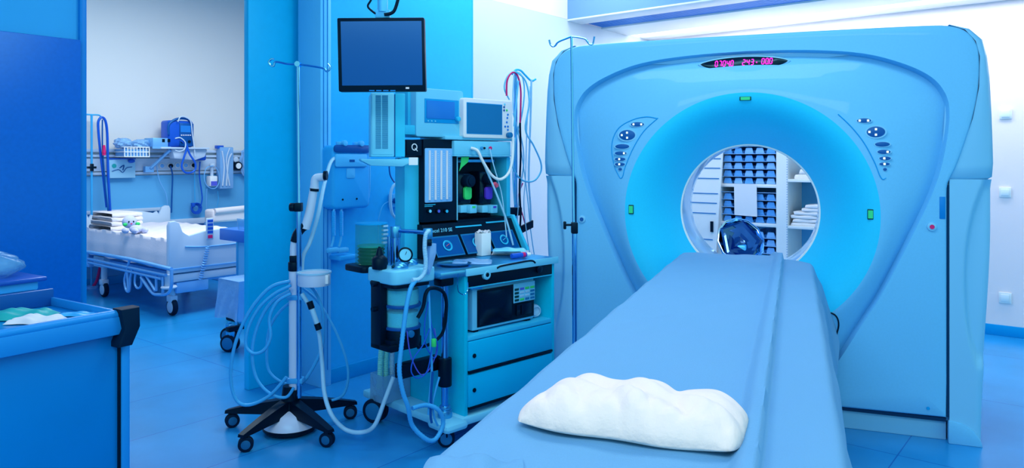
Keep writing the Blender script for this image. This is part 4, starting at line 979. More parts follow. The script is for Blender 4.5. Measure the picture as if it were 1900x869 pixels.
# slanted blue cheek at the right of the console
part('console_cheek', mb_().prism([(ty-.02, pz1+.02), (ty+.15, pz1+.02), (ty+.15, zD+.001), (ty-.15, zD+.001)], xb+.001, xb+.022, axis='x', bev=.002), 'machine_light', am)
# monitor shelf / top deck
part('top_deck', B(tx1-.10, ty-.03, tz1+.001, txr+.03, md, tz1+.022, bev=.004), 'machine_pale', am)
# upper left pale box that carries the gas monitor
part('upper_box', B(txl-.02, ty+.0, tz1+.0225, tx1-.0, md, tz1+.075, bev=.005), 'machine_light', am)
# ---- gas monitor
def screenbox(name, label, x0p, y0p, x1p, y1p, v, depth, m, rmat_scr, scr, group=None):
    a, b_ = M.P(x0p, y0p, v), M.P(x1p, y1p, v)
    t = thing(name, label, 'monitor', M, ((a.x+b_.x)/2, v+depth/2, b_.z), group)
    part('casing', mb_().prism(rrect(a.x, b_.z, b_.x, a.z, .015), v, v+depth, bev=.006), m, t)
    c, d = M.P(scr[0], scr[1], v-.002), M.P(scr[2], scr[3], v-.002)
    return t, a, b_, c, d
t, a, b_, c, d = screenbox('gas_monitor', 'boxy pale gas monitor with a small blue screen and one round knob', 772, 162, 860, 256, ty-.01, .17, 'machine_pale', None, (790, 186, 845, 222))
bz_ = tz1+.0755
part('frame', MB().box(c.x-.008, ty-.013, d.z-.024, d.x+.025, ty-.0095, c.z+.01, bev=.002), 'skirting', t)
part('screen', MB().box(c.x+.004, ty-.0165, d.z, d.x-.008, ty-.0131, c.z, bev=.001), 'screen_gas', t)
q = M.P(849, 221, ty-.02); part('knob', mb_().cyl((q.x, ty-.035, q.z), (q.x, ty-.013, q.z), .014, 20, bev=.003), 'machine_light', t)
part('key_row', MB().box(c.x+.01, ty-.0165, d.z-.018, c.x+.018, ty-.013, d.z-.011).box(c.x+.035, ty-.0165, d.z-.018, c.x+.043, ty-.013, d.z-.011).box(c.x+.06, ty-.0165, d.z-.018, c.x+.068, ty-.013, d.z-.011), 'machine_pale', t)
# ---- patient monitor
v = ty-.045
t, a, b_, c, d = screenbox('patient_monitor', 'white patient monitor with a large blue screen and a column of buttons', 860, 181, 951, 258, v, .10, 'white', None, (867, 191, 931, 249))
part('screen_bezel', MB().box(c.x-.004, v-.0022, d.z-.004, d.x+.004, v+.001, c.z+.004), 'skirting', t)
part('screen', MB().box(c.x, v-.004, d.z, d.x, v-.0023, c.z), 'screen_mid', t)
for i, (bx, by, m_) in enumerate(((936, 194, 'machine_pale'), (940, 205, 'green'), (935, 205, 'navy'), (935, 199, 'navy'), (942, 213, 'screen_gas'), (941, 219, 'screen_gas'), (940, 227, 'screen_gas'), (937, 235, 'screen_gas'), (942, 235, 'screen_gas'), (942, 241, 'screen_gas'))):
    q = M.P(bx, by, v); part('button', mb_().cyl((q.x, v-.004, q.z), (q.x, v+.001, q.z), .0065, 14, bev=.001), m_, t)
q = M.P(942, 251, v); part('dial', mb_().cyl((q.x, v-.03, q.z), (q.x, v, q.z), .017, 22, bev=.004), 'screen_mid', t)
part('stand_foot', MB().box((a.x+b_.x)/2-.08, v+.02, b_.z-.012, (a.x+b_.x)/2+.08, v+.09, b_.z+.005), 'machine', t)
# ---- module rack under the monitor
v = ty-.035; a, b_ = M.P(843, 261, v), M.P(948, 288, v)
mr = thing('module_rack', 'pale blue cable module under the white patient monitor', 'module', M, ((a.x+b_.x)/2, v+.1, b_.z))
part('case', MB().box(a.x, v, b_.z, b_.x, v+.20, a.z, bev=.005), 'machine_pale', mr)
for (bx, r_, m_) in ((875, .012, 'machine_pale'), (885, .011, 'machine_pale'), (893, .009, 'steel'), (898, .006, 'black'), (909, .010, 'red')):
    q = M.P(bx, 275, v); part('port', mb_().cyl((q.x, v-.010, q.z), (q.x, v+.002, q.z), r_, 18, bev=.002), m_, mr)
part('ledge', MB().box(a.x-.004, v-.006, b_.z-.008, b_.x+.006, v+.22, b_.z-.0005, bev=.001), 'machine_pale', mr)
# ---- vent box at left (on its own bracket from the machine)
VF = Fr(*M.w(-.36, .40)[:2], 14); v = 0; a, b_ = VF.P(688, 172, v), VF.P(752, 291, v)
vb = thing('ventilator_box', 'pale boxy ventilator with two long grilles hanging left of the flow meters', 'ventilator', VF, ((a.x+b_.x)/2, v+.12, b_.z-.03))
part('case', MB().box(a.x, v, b_.z, b_.x-.055, v+.20, a.z, bev=.006), 'machine_pale', vb)
part('side_rail', MB().box(b_.x-.05, v+.01, b_.z, b_.x, v+.20, a.z, bev=.004), 'machine_light', vb)
part('rail_groove', MB().box(b_.x-.054, v+.012, b_.z+.004, b_.x-.051, v+.2, a.z-.004), 'navy', vb)
part('front_frame', MB().box(a.x+.006, v-.004, b_.z+.012, b_.x-.063, v-.0001, a.z-.008, bev=.001), 'machine_pale', vb)
for (gx0, gx1) in ((697, 707), (709, 720)):
    g0, g1 = VF.P(gx0, 176, v-.004), VF.P(gx1, 276, v-.004); gm = MB(); n = 46
    for k in range(n): z = g1.z+(g0.z-g1.z)*k/n; gm.box(g0.x, v-.0055, z, g1.x, v-.0041, z+(g0.z-g1.z)/n*.5)
    part('grille', gm, 'screen_mid', vb)
tr = [(a.x-.05, b_.z-.012), (b_.x+.03, b_.z-.012), (b_.x+.03, b_.z-.03), (b_.x-.02, b_.z-.05), (a.x-.0, b_.z-.045), (a.x-.05, b_.z-.02)]
part('tray', mb_().prism(tr, v-.05, v+.22, bev=.004), 'machine_pale', vb)
part('bracket', MB().box(b_.x-.02, v+.12, b_.z-.045, b_.x+.07, v+.20, b_.z-.005), 'machine_light', vb)
q = VF.P(768, 299, -.052); part('sticker', MB().box(q.x-.025, v-.052, q.z-.02, q.x+.02, v-.049, q.z+.018), 'paper_white', vb)
# pale upright behind the flow meters, between ventilator and gas monitor
uq0, uq1 = M.P(757, 168, .50), M.P(775, 258, .50)
part('upper_post', MB().box(uq0.x, .50, tz1+.0755, uq1.x+.06, .62, uq0.z, bev=.004), 'machine_light', am)
# ---- CRT monitor on the shelf
a, b_ = M.P(862, 540, .03), None
CA = Fr(*M.w(.035, .07)[:2], 44.5-6); cx0, cx1 = .0, .0
c0_ = CA.loc(*M.w(M.P(884, 560, .03).x, .03)[:2])
cw = .42; ch0, ch1 = zS+.012, zS+.215
crt = thing('tube_monitor', 'old boxy tube monitor with a keypad on the machine shelf', 'monitor', M, (.28, .2, zS))
xa_, xb_ = M.P(879, 560, .04).x-.01, M.P(991, 560, .04).x
part('cabinet', MB().box(xa_, .04, zS+.010, xb_, .40, zS+.235, bev=.010), 'machine_pale', crt)
part('feet', MB().box(xa_+.02, .05, zS, xa_+.05, .38, zS+.0105).box(xb_-.05, .05, zS, xb_-.02, .38, zS+.0105), 'black', crt)
sA, sB = M.P(886, 540, .035), M.P(951, 600, .035); sxb = M.P(951, 560, .035).x; sxa = M.P(886, 560, .035).x
part('bezel', MB().box(sxa, .034, zS+.025, xb_-.006, .0405, zS+.215, bev=.003), 'black', crt)
def crtf(u, v_): x = sxa+.012+(sxb-sxa-.02)*u; z = zS+.035+.165*v_; return Vector((x, .033-.012*(1-(2*u-1)**2)*(1-(2*v_-1)**2), z))
part('screen', mb_().grid(crtf, 20, 16), 'blackgloss', crt, 'bulging dark tube screen')
kx0 = sxb+.004; kx1 = xb_-.004
kpz0 = zS+.125; kp = part('keypad', MB().box(kx0, .030, kpz0-.01, kx1, .0338, zS+.218, bev=.001), 'machine_pale', crt)
for r_ in range(4):
    for c_ in range(4):
        m_ = {0: 'green_dark', 1: 'screen_gas', 2: 'screen_mid', 3: 'screen_mid'}[c_]
        if (r_, c_) in ((0, 2), (0, 3), (3, 1)): m_ = 'green'
        if (r_, c_) == (0, 1): m_ = 'hose_violet'
        if (r_, c_) in ((1, 1), (1, 2), (2, 1), (2, 2)): m_ = 'hose_pale'
        x = kx0+(kx1-kx0)*(.04+.245*c_); z = zS+.19-.019*r_-(.0); part('key', MB().box(x, .0275, z-.010, x+(kx1-kx0)*.19, .0299, z+.002, bev=.0008), m_, kp)
part('socket_panel', MB().box(kx0+.02, .026, zS+.045, kx1-.03, .0338, zS+.105, bev=.002).box(kx0+.05, .018, zS+.05, kx0+.06, .03, zS+.1), 'blackgloss', crt)
rt_ = M.P(1002, 590, .06)
def roll(x, y, z0, r, L, name, label, m, fr):
    mb = MB(); prof = []
    mb.lathe([(0, 0), (r*.5, -.004), (r*.92, .0), (r, .012), (r*.99, L*.5), (r, L-.012), (r*.9, L), (0, L)], (x, y, z0+r), (.25, 1, 0), 24)
    mb.lathe([(r*.62, -.008), (r*.68, -.010), (r*.70, -.002)], (x, y, z0+r), (.25, 1, 0), 24)
    return solo(name, label, 'roll', mb, m, fr)
roll(.585, .07, zS+.001, .036, .20, 'rolled_pack', 'clear wrapped white roll beside the tube monitor on the shelf', 'plastic_cover' if False else 'hose_pale', M)
# ---- things on the worktop
def mt(px, py): return M.Z(px, py, zD)
q = mt(896, 474); 
bx_ = thing('paper_box', 'tall white paper carton with a torn top on the machine worktop', 'box', M, (q.x, q.y, zD+.001))
bh = .128; bwd = .036
part('carton', MB().box(q.x-bwd, q.y-.03, zD+.001, q.x+bwd, q.y+.03, zD+bh, bev=.003), 'paper_white', bx_)
def rag(u, v_): return Vector((q.x-bwd*.95+bwd*1.9*u, q.y-.028+.056*v_, zD+bh+.004+.007*math.sin(u*9+v_*4)*math.sin(v_*7+1)+.004*math.sin(u*17)))
part('torn_tissue', mb_().grid(rag, 20, 12, thick=-.003), 'paper', bx_)
def bag(name, label, px0, px1, py, dy, h, m, seed, cat='packet', group=None, fr=M, z=zD):
    rnd = random.Random(seed); a1, a2, a3 = [rnd.uniform(0, 6) for _ in range(3)]
    A, Bq = fr.Z(px0, py, z), fr.Z(px1, py, z); d = (Bq-A); L = d.length; d.normalize(); nn = Vector((-d.y, d.x, 0))
    def f(top):
        def g(u, v_):
            e = (max(0, 1-abs(2*u-1)**4)**.5)*(max(0, 1-abs(2*v_-1)**3)**.5)
            zz = z+.002+(h*e*(.8+.2*math.sin(u*13+a1)+.15*math.sin(v_*17+u*5+a2)) if top else 0)
            p_ = A+d*(L*u)+nn*(dy*(v_-.15)+.004*math.sin(u*12+a3)); return Vector((p_.x, p_.y, zz))
        return g
    mb = MB().grid(f(True), 28, 16).grid(f(False), 28, 16); bmesh.ops.remove_doubles(mb.bm, verts=mb.bm.verts, dist=.0003)
    return solo(name, label, cat, mb, m, fr, group=group, sharp=50)
bag('clear_packet', 'large crumpled clear packet lying flat at the left of the worktop', 838, 912, 490, .16, .014, 'plastic_cover', 3)
bag('clear_packet', 'pale wrapped packet behind the carton at the left of the worktop', 812, 850, 474, .08, .02, 'hose_pale', 4)
bag('sterile_packet', 'white sterile packet lowest in the pile right of the carton', 912, 960, 473, .09, .014, 'paper', 5)
bag('sterile_packet', 'white sterile packet in the middle of the pile right of the carton', 914, 968, 470, .09, .014, 'paper_white', 6, z=zD+.016)
bag('sterile_packet', 'pale blue packet topmost of the pile right of the carton', 914, 976, 467, .09, .016, 'machine_pale', 7, z=zD+.032)
a, b_ = mt(949, 481), mt(976, 478); d = (b_-a).normalized()
vi = thing('medicine_vial', 'small blue vial with a red band lying on the worktop edge', 'vial', M, ((a.x+b_.x)/2, (a.y+b_.y)/2, zD))
zr_ = Vector((0, 0, .016)); part('body', mb_().cyl(a+zr_, b_+zr_, .014, 20, bev=.003), 'hose_blue', vi)
part('band', mb_().cyl(a.lerp(b_, .72)+zr_, a.lerp(b_, .90)+zr_, .0146, 20), 'red', vi); part('cap', mb_().cyl(b_+zr_, b_+zr_+d*.03, .010, 20, bev=.002), 'paper_white', vi)
a, b_ = mt(830, 497), mt(985, 484)
pla = mt(862, 496); solo('kidney_dish', 'round clear dish edge under the crumpled packet', 'dish', mb_().lathe([(0, .001), (.07, .001), (.085, .012), (.088, .013), (.072, .004), (0, .004)], (pla.x+.0, pla.y+.08, zD), n=36), 'steel', M)
# green tag on the bay rail
q = M.P(858, 292, ty-.012)
tg = mb_().prism([(q.x-.016, q.z), (q.x+.042, q.z+.004), (q.x+.034, q.z-.028), (q.x-.012, q.z-.058), (q.x-.030, q.z-.078), (q.x-.020, q.z-.04)], ty-.022, ty-.019)
solo('hang_tag', 'bright green paper tag hanging above the vaporisers', 'tag', tg, 'green', M)
q = M.P(918, 344, ty-.03)
solo('rubber_stopper', 'pink rubber cap beside the purple vaporiser', 'stopper', mb_().ball(q, .022, .012, .020, n=10).cyl(q+Vector((0, -.02, 0)), q+Vector((0, -.008, 0)), .012), 'pink', M)
# cables from the module
vq = ty-.05
solo('monitor_cable', 'thick white cable sagging in a loop from the module port', 'cable', T(path(M, [(874, 275, vq), (886, 280, vq-.03), (896, 300, vq-.04), (912, 325, vq-.04), (928, 333, vq-.04), (943, 322, vq-.03), (950, 300, vq-.02), (952, 265, vq), (951, 235, vq+.02)], vq), .0085), 'paper_white', M)
solo('monitor_cable', 'pale blue cable from the module down across the pink cap to the worktop', 'cable', T(path(M, [(886, 276, vq), (900, 310, vq-.03), (913, 340, vq-.03), (925, 370, vq-.04), (940, 410, vq-.05), (952, 455, vq-.06)], vq), .006), 'hose_pale', M)
solo('monitor_cable', 'thin cable hanging from the red port past the purple vaporiser', 'cable', T(path(M, [(909, 276, vq), (914, 300, vq-.02), (924, 335, vq-.03), (932, 368, vq-.03), (940, 440, vq-.05)], vq), .0035), 'hose_pale', M)
# ---- cable hanger pole at the right of the machine
hy = .70
h0 = M.P(957, 135, hy); 
ch_ = thing('cable_pole', 'slim pole with a cable hook rising right of the anaesthesia machine', 'pole', M, (h0.x, hy, zD-.3))
hb0 = M.P(957, 470, hy)
part('pole', mb_().cyl((h0.x, hy, .40), (h0.x, hy, h0.z), .011, 14), 'chrome', ch_)
part('hook', mb_().tube(path(M, [(950, 138), (957, 130), (966, 131), (975, 140), (986, 150), (994, 147)], hy), .007, n=8), 'machine_light', ch_)
part('clamp', mb_().box(h0.x-.03, hy-.03, M.P(957, 400, hy).z, h0.x+.03, hy+.03, M.P(957, 385, hy).z, bev=.004), 'black', ch_)
a, b_ = M.P(948, 432, hy-.03), M.P(987, 414, hy-.03)
part('bar', mb_().prism([(a.x, a.z-.035), (b_.x, b_.z-.030), (b_.x, b_.z+.02), (a.x, a.z+.015)], hy-.045, hy-.03, bev=.003), 'black', ch_, 'black slotted bar')
part('bar_bracket', mb_().box(h0.x-.02, hy-.031, a.z-.03, h0.x+.02, hy+.0, a.z+.02), 'steel', ch_)
cabs = [('monitor_lead', 'white lead looping from the hook far right in a wide arc', [(957, 133), (975, 150), (982, 190), (975, 240), (990, 270), (1003, 300), (1003, 320), (990, 336), (970, 335), (955, 318), (950, 290), (957, 200), (962, 150)], .006, 'machine_pale'),
        ('monitor_lead', 'pale blue lead dropping straight from the hook end to the slotted bar', [(986, 148), (985, 200), (983, 260), (981, 330), (984, 380), (985, 420)], .0065, 'hose_pale'),
        ('monitor_lead', 'dark red lead arching over the hook on the left', [(940, 178), (941, 150), (950, 135), (960, 140), (966, 165), (966, 200), (965, 230)], .006, 'red'),
        ('monitor_lead', 'black lead hanging from the red one down behind the worktop', [(965, 228), (966, 290), (964, 350), (966, 400), (963, 450), (963, 476)], .0065, 'black'),
        ('monitor_lead', 'red lead dangling in a slack curve beside the black bar', [(970, 340), (963, 360), (964, 380), (970, 400), (974, 415)], .004, 'red'),
        ('monitor_lead', 'blue lead twisting down the middle of the bundle', [(954, 140), (952, 180), (955, 220), (968, 260), (972, 300), (966, 345), (960, 400), (958, 470)], .005, 'hose_pale'),
        ('monitor_lead', 'thin pale lead falling in a long diagonal to the worktop', [(952, 210), (962, 250), (970, 300), (978, 360), (985, 430), (992, 478)], .0035, 'machine_pale'),
        ('monitor_lead', 'thin blue lead beside the far edge of the bundle', [(984, 160), (978, 230), (975, 330), (972, 380), (978, 440), (984, 476)], .0035, 'hose_pale'),
        ('monitor_lead', 'white lead curling left over the monitor top into its side', [(945, 185), (936, 165), (940, 145), (952, 133), (968, 140), (973, 170), (968, 215), (957, 260), (952, 320), (955, 380)], .005, 'machine_pale')]
for i, (n_, lb, pts, r_, m_) in enumerate(cabs): solo(n_, lb, 'cable', T(path(M, pts, hy-.018-.010*(i % 4)-(.03 if i == 0 else 0)), r_), m_, M, group='leads hung on the cable pole')
# ---- hoses of the breathing circuit
vh = ay_-.15
solo('corrugated_hose', 'ribbed pale hose rising from the absorber head over the bar end', 'hose', T(path(M, [(797, 428, vh), (790, 436, vh), (788, 460, vh), (790, 485, vh), (788, 505, vh), (778, 518, vh), (765, 520, vh)], vh), .010, n=10, corr=.007), 'hose_pale', M)
solo('corrugated_hose', 'ribbed pale hose hanging past the granule canisters down to the floor', 'hose', T(path(M, [(772, 520, vh), (762, 535, vh), (755, 565, vh), (750, 600, vh), (744, 650, vh), (741, 690, vh), (748, 730, vh), (757, 755, vh), (765, 790, vh+.02), (790, 815, vh+.0), (806, 817, vh-.0), (818, 800, vh), (822, 780, vh), (812, 760, vh), (790, 752, vh+.02), (765, 758, vh+.02)], vh), .0105, n=10, corr=.008), 'hose', M)
solo('bag_hose', 'pale folded clear bag hanging from the black mount', 'bag', mb_().prism([(x_.x, x_.z) for x_ in path(M, [(796, 452), (808, 452), (808, 470), (800, 498), (795, 510), (792, 498), (795, 470)], ay_-.12)], ay_-.13, ay_-.105, bev=.006), 'plastic_cover', M)
for i, (lb, pts, r_, m_) in enumerate((('thick black hose sweeping right of the canisters down behind the post', [(775, 590), (785, 570), (790, 545), (800, 535), (820, 540), (828, 560), (826, 600)], .009, 'black'),
    ('thin blue tube looping below the black arm on the right', [(795, 560), (788, 600), (790, 640), (806, 665), (812, 640), (800, 600), (797, 530)], .003, 'hose_blue'),
    ('thin violet tube hanging in a deep loop below the canisters', [(755, 615), (762, 660), (780, 695), (797, 685), (810, 650), (806, 610)], .003, 'hose_violet'),
    ('thin blue tube crossing diagonally over the black arm', [(797, 610), (785, 640), (768, 665), (763, 690), (775, 702), (793, 688), (802, 640)], .003, 'hose_blue'),
    ('pale cable dropping straight behind the green connector', [(795, 530), (797, 580), (799, 640), (801, 690), (797, 740), (795, 770)], .006, 'hose'),
    ('black hose curving low from the post to the absorber base', [(826, 600), (820, 620), (805, 635), (790, 642), (775, 645)], .008, 'black'),
    ('dark tube hanging close to the machine side panel', [(803, 690), (800, 730), (799, 770), (801, 785)], .006, 'navy'),
    ('pale tube bowed beside the machine side near the floor', [(815, 700), (808, 725), (803, 750), (806, 775), (812, 790)], .005, 'hose'))):
    solo('breathing_tube', lb, 'tube', T(path(M, pts, vh+.02+(i % 3)*.01), r_), m_, M, group='tubes hanging from the absorber')
q = M.P(800, 635, vh); solo('tube_connector', 'bright green connector sleeve on the hanging tubes', 'connector', mb_().cyl((q.x, vh-.02, q.z-.018), (q.x, vh-.02, q.z+.018), .012, 16, bev=.002), 'green', M)
# hose bucket behind the absorber
q = M.Z(722, 745, 0)
bk = thing('hose_bucket', 'clear bucket holding pale green ribbed hoses behind the absorber', 'bucket', M, (-.22, .50, .05))
bx0 = M.P(715, 730, .50).x; bz0, bz1 = M.P(715, 742, .50).z, M.P(715, 692, .50).z
part('tub', MB().box(bx0-.055, .44, bz0, bx0+.12, .56, bz0+.006).box(bx0-.055, .44, bz0, bx0-.05, .56, bz1).box(bx0+.115, .44, bz0, bx0+.12, .56, bz1).box(bx0-.055, .44, bz0, bx0+.12, .445, bz1).box(bx0-.055, .555, bz0, bx0+.12, .56, bz1), 'plastic_clear', bk)
part('bracket', MB().box(bx0+.10, .45, bz0+.02, -.001, .55, bz0+.03), 'steel', bk)
for i, xx in enumerate((706, 716, 727)):
    pts = path(M, [(xx+2, 640), (xx, 670), (xx-1+i, 700), (xx-2+i*2, 722)], .50)
    solo('corrugated_hose', ('ribbed pale green hose leftmost in the clear bucket', 'ribbed pale green hose in the middle of the clear bucket', 'ribbed pale green hose rightmost in the clear bucket')[i], 'hose', T(pts, .014, n=10, corr=.009), 'hose_green' if i < 2 else 'hose_pale', M)

# ================================================================== CART IN THE LEFT FOREGROUND
C_ = Fr(-1.20, 2.33, 56.8); cz = .925
ct = thing('supply_cart', 'dark blue metal supply cart cut off by the left picture edge', 'cart', C_, (-.5, .22, 0))
part('body', B(-1.2, .012, .12, -.03, .45, cz-.06, bev=.004), 'cart', ct)
part('corner_post', MB().box(-.028, .0, .06, -.0, .03, cz-.05, bev=.006).box(-.028, .43, .06, -.0, .46, cz-.05, bev=.006), 'cart_rim', ct)
part('post_groove', MB().box(-.036, .005, .06, -.0285, .013, cz-.06), 'black', ct)
part('top_tray', B(-1.2, .0, cz-.058, -.02, .46, cz-.030), 'cart_top', ct)
part('front_rail', MB().box(-1.2, -.016, cz-.068, -.026, .004, cz-.012, bev=.004).tube([(-1.2, .0, cz-.006), (-.03, .0, cz-.006)], .014, n=12, sub=0), 'cart_rim', ct)
part('right_rail', MB().box(-.03, .0, cz-.03, -.018, .46, cz-.002, bev=.003), 'cart_rim', ct)
part('back_rail', MB().box(-1.2, .44, cz-.03, -.02, .458, cz+.028, bev=.004), 'navy', ct)
cb_ = MB(); cb_.prism([(-.05, cz+.012), (.012, cz+.012), (.014, cz-.05), (-.012, cz-.105), (-.055, cz-.105), (-.055, cz-.09), (-.038, cz-.05)], -.035, .02, bev=.008)
part('bumper', cb_, 'rubber', ct, 'black rubber corner bumper')
for x in (-1.1, -.06):
    for y in (.05, .4): part('caster', MB().cyl((x-.015, y, .05), (x+.015, y, .05), .05, 24, bev=.006).box(x-.02, y-.02, .09, x+.02, y+.02, .125), 'rubber', ct)
zt_ = cz-.029
bag('gloves', 'teal green glove bundle in the cart tray', -40, 78, 594, .12, .024, 'teal', 11, cat='gloves', fr=C_, z=zt_)
bag('tray_packet', 'long white paper packet lying in the cart tray beside the gloves', 10, 108, 602, .07, .022, 'paper', 12, cat='packet', fr=C_, z=zt_)
bag('tray_packet', 'pale blue packet at the far right of the cart tray', 105, 185, 588, .05, .010, 'hose', 13, cat='packet', fr=C_, z=zt_)
# second surface behind: box with lid and bag
DF = Fr(*C_.w(-.28, .62)[:2], 56.8)
dz0 = cz+.0
tk_ = thing('side_trolley', 'pale topped trolley standing behind the supply cart at the left edge', 'trolley', DF, (-.2, 0, 0))
tq = DF.P(80, 530, -.1)
part('top', MB().box(-.8, -.12, cz-.02, tq.x, .25, cz+.012, bev=.004), 'hose', tk_)
for x in (-.75, tq.x-.05): part('leg', MB().box(x, .0, 0, x+.03, .03, cz-.02).box(x, .2, 0, x+.03, .23, cz-.02), 'cart_rim', tk_)
lq = DF.P(66, 512, 0)
li = thing('lidded_tub', 'shallow tub with a dark blue lid on the trolley at the left edge', 'tub', DF, (lq.x-.2, .05, cz+.012))
part('tub', MB().box(lq.x-.42, -.07, cz+.0125, lq.x-.02, .16, lq.z-.010, bev=.008), 'hose', li); part('lid', MB().box(lq.x-.44, -.09, lq.z-.0095, lq.x, .18, lq.z+.006, bev=.006), 'lid_blue', li)
def bagf(u, v_):
    th = 2*math.pi*u; rr_ = (.11*math.sin(math.pi*min(1, .15+v_*.85))**.7+.004*math.sin(th*5+v_*9)+.004*math.sin(th*11+v_*20))
    return Vector((lq.x-.145+rr_*math.cos(th)*1.1, .04+rr_*.8*math.sin(th), lq.z+.007+.095*v_+.006*math.sin(th*3)*v_))
solo('plastic_bag', 'crumpled clear plastic bag sitting on the dark blue tub lid', 'bag', MB().grid(bagf, 40, 20), 'plastic_clear', DF, sharp=80)

# ================================================================== BEDROOM
bu, bv = .335, 2.71               # near foot corner of the bed in R
BF = Fr(*R.w(bu, bv)[:2], 51.1)   # x across the bed, y towards the head
BW, BL = .95, 1.95
bed = thing('hospital_bed', 'white hospital bed with fold-down side rails in the next room', 'bed', BF, (BW/2, BL/2, 0))
def bz(py, px=335, v=0): return BF.P(px, py, v).z
def endboard(y, h0, h1, name, mid):
    mb = MB(); xs = [-.02, .0, .05, .10, .17, .3, .5, .7, .80, .87, .92, .97, .99]
    pts = [(-.03, h0), (-.03, h1-.04), (-.015, h1-.005), (.03, h1), (.07, h1-.02), (.10, h1-.10), (.125, mid-.01), (.16, mid-.03), (.3, mid), (.5, mid+.012), (.65, mid), (BW-.16, mid-.03), (BW-.125, mid-.01), (BW-.10, h1-.10), (BW-.07, h1-.02), (BW-.03, h1), (BW+.015, h1-.005), (BW+.03, h1-.04), (BW+.03, h0)]
    mb.prism(pts, y, y+.04, bev=.008); return part(name, mb, 'bed_plastic', bed)
hf1 = bz(409); hf0 = bz(505)
endboard(-.05, hf0, hf1, 'footboard', hf1-.11)
hh = BF.P(315, 381, BL).z; endboard(BL, .40, hh, 'headboard', hh-.05)
part('footboard_trim', MB().box(.0, -.062, hf0+.03, BW, -.0501, hf0+.045, bev=.003).tube([(.12, -.056, hf0+.23), (.3, -.056, hf0+.215), (.6, -.056, hf0+.215), (.85, -.056, hf0+.23)], .006, n=6), 'bed_metal', bed)
part('foot_crossbar', MB().box(-.0, -.045, hf0-.08, BW, -.005, hf0-.012, bev=.008), 'bed_plastic', bed)
part('underframe', MB().box(.06, 0, .30, .10, BL, .38, bev=.006).box(BW-.10, 0, .30, BW-.06, BL, .38, bev=.006).box(.0, .0, .28, BW, .06, .40, bev=.008).box(.0, BL-.25, .28, BW, BL-.15, .38, bev=.008), 'bed_metal', bed)
zm0 = .46; zm1 = BF.P(290, 452, .3).z
zm1 = bz(445, 335, 0)
part('bed_deck', MB().box(.02, .0, .42, BW-.02, BL, zm1-.16, bev=.01), 'bed_metal', bed)
def matt(u, v_):
    # cross-section over the mattress with sheet
    t_ = u; x = -.0+BW*t_
    return None
part('mattress', MB().box(.02, .01, zm1-.155, BW-.02, BL-.01, zm1-.01, bev=.035, seg=4), 'linen', bed)
def bsheet(u, v_):
    y = .0+(BL-.06)*v_; s_ = u*1.5-.25
    if s_ < 0: x = .012-.02*min(1, -s_*8); z = zm1+.002+s_*1.0-.012*math.sin(y*14+s_*9)*(-s_)*2; x -= .014*abs(math.sin(y*9+1))*(-s_)*4
    elif s_ > 1: x = BW-.012+.02*min(1, (s_-1)*8); z = zm1+.002-(s_-1)*.62
    else: x = .012+(BW-.024)*s_; z = zm1+.006+.006*math.sin(y*13+x*7)*math.sin(x*9+y*3)+.004*math.sin((x-y)*31)
    return Vector((x, y, z))
solo('bed_linen', 'white rumpled sheet spread over the hospital bed mattress', 'sheet', MB().grid(bsheet, 60, 60, thick=-.004), 'linen', BF, sharp=80)
# side rail near side
xr_ = -.07
def rp(px, py): 
    # point on the bed's near side plane x = xr_
    a_, b2 = BF.P(px, py, 0), BF.P(px, py, 1); t_ = (xr_-a_.x)/(b2.x-a_.x); return a_.lerp(b2, t_)
r1 = rp(318, 499); r0 = rp(163, 468)
sm = MB(); 
for pts in (([(163, 468), (240, 481), (318, 500)]), ([(163, 480), (240, 497), (308, 511)]), ([(165, 487), (240, 504), (300, 518)])): sm.tube([rp(*p) for p in pts], .017 if pts[0][1] == 468 else .013, n=10, sub=2)
sm.tube([rp(*p) for p in ((318, 500), (318, 530), (311, 545), (295, 547), (282, 543), (262, 515))], .014, n=10)
for a, b_ in (((241, 480), (236, 500)), ((236, 500), (238, 540)), ((290, 512), (290, 540)), ((302, 514), (302, 545)), ((163, 468), (163, 490)), ((270, 510), (288, 540))): sm.tube([rp(*a), rp(*b_)], .012, n=8, sub=0)
sm.tube([rp(*p) for p in ((236, 500), (231, 520), (234, 538), (240, 540), (242, 515), (246, 500))], .011, n=8)
sm.tube([rp(*p) for p in ((252, 505), (250, 525), (255, 535), (262, 530), (262, 510))], .010, n=8)
part('side_rail', sm, 'bed_metal', bed)
part('push_bumper', mb_().lathe([(0, -.012), (.06, -.012), (.068, 0), (.06, .012), (0, .012)], (-.03, -.06, BF.P(336, 530, -.06).z), n=28).cyl((-.03, -.06, BF.P(336, 530, -.06).z), (-.03, -.06, hf0), .035), 'bed_plastic', bed)
part('bed_lever', MB().box(.05, -.04, .20, .35, -.0, .30, bev=.01), 'bed_metal', bed)
for i, (x, y) in enumerate(((.05, .04), (BW-.05, .04), (.05, 1.45), (BW-.05, 1.45))):
    rad = .075
    cs = part('caster', MB().cyl((x, y, .14), (x, y, .30), .028, 18).box(x-.035, y-.035, .12, x+.035, y+.045, .18, bev=.012), 'bed_plastic', bed)
    part('wheel', MB().cyl((x-.022, y, rad), (x+.022, y, rad), rad, 30, bev=.012), 'rubber', cs); part('hub', MB().cyl((x-.026, y, rad), (x+.026, y, rad), rad*.72, 26, bev=.006), 'bed_plastic', cs)
part('head_leg_box', MB().box(.0, 1.35, .30, .22, 1.60, .42, bev=.02), 'bed_plastic', bed)
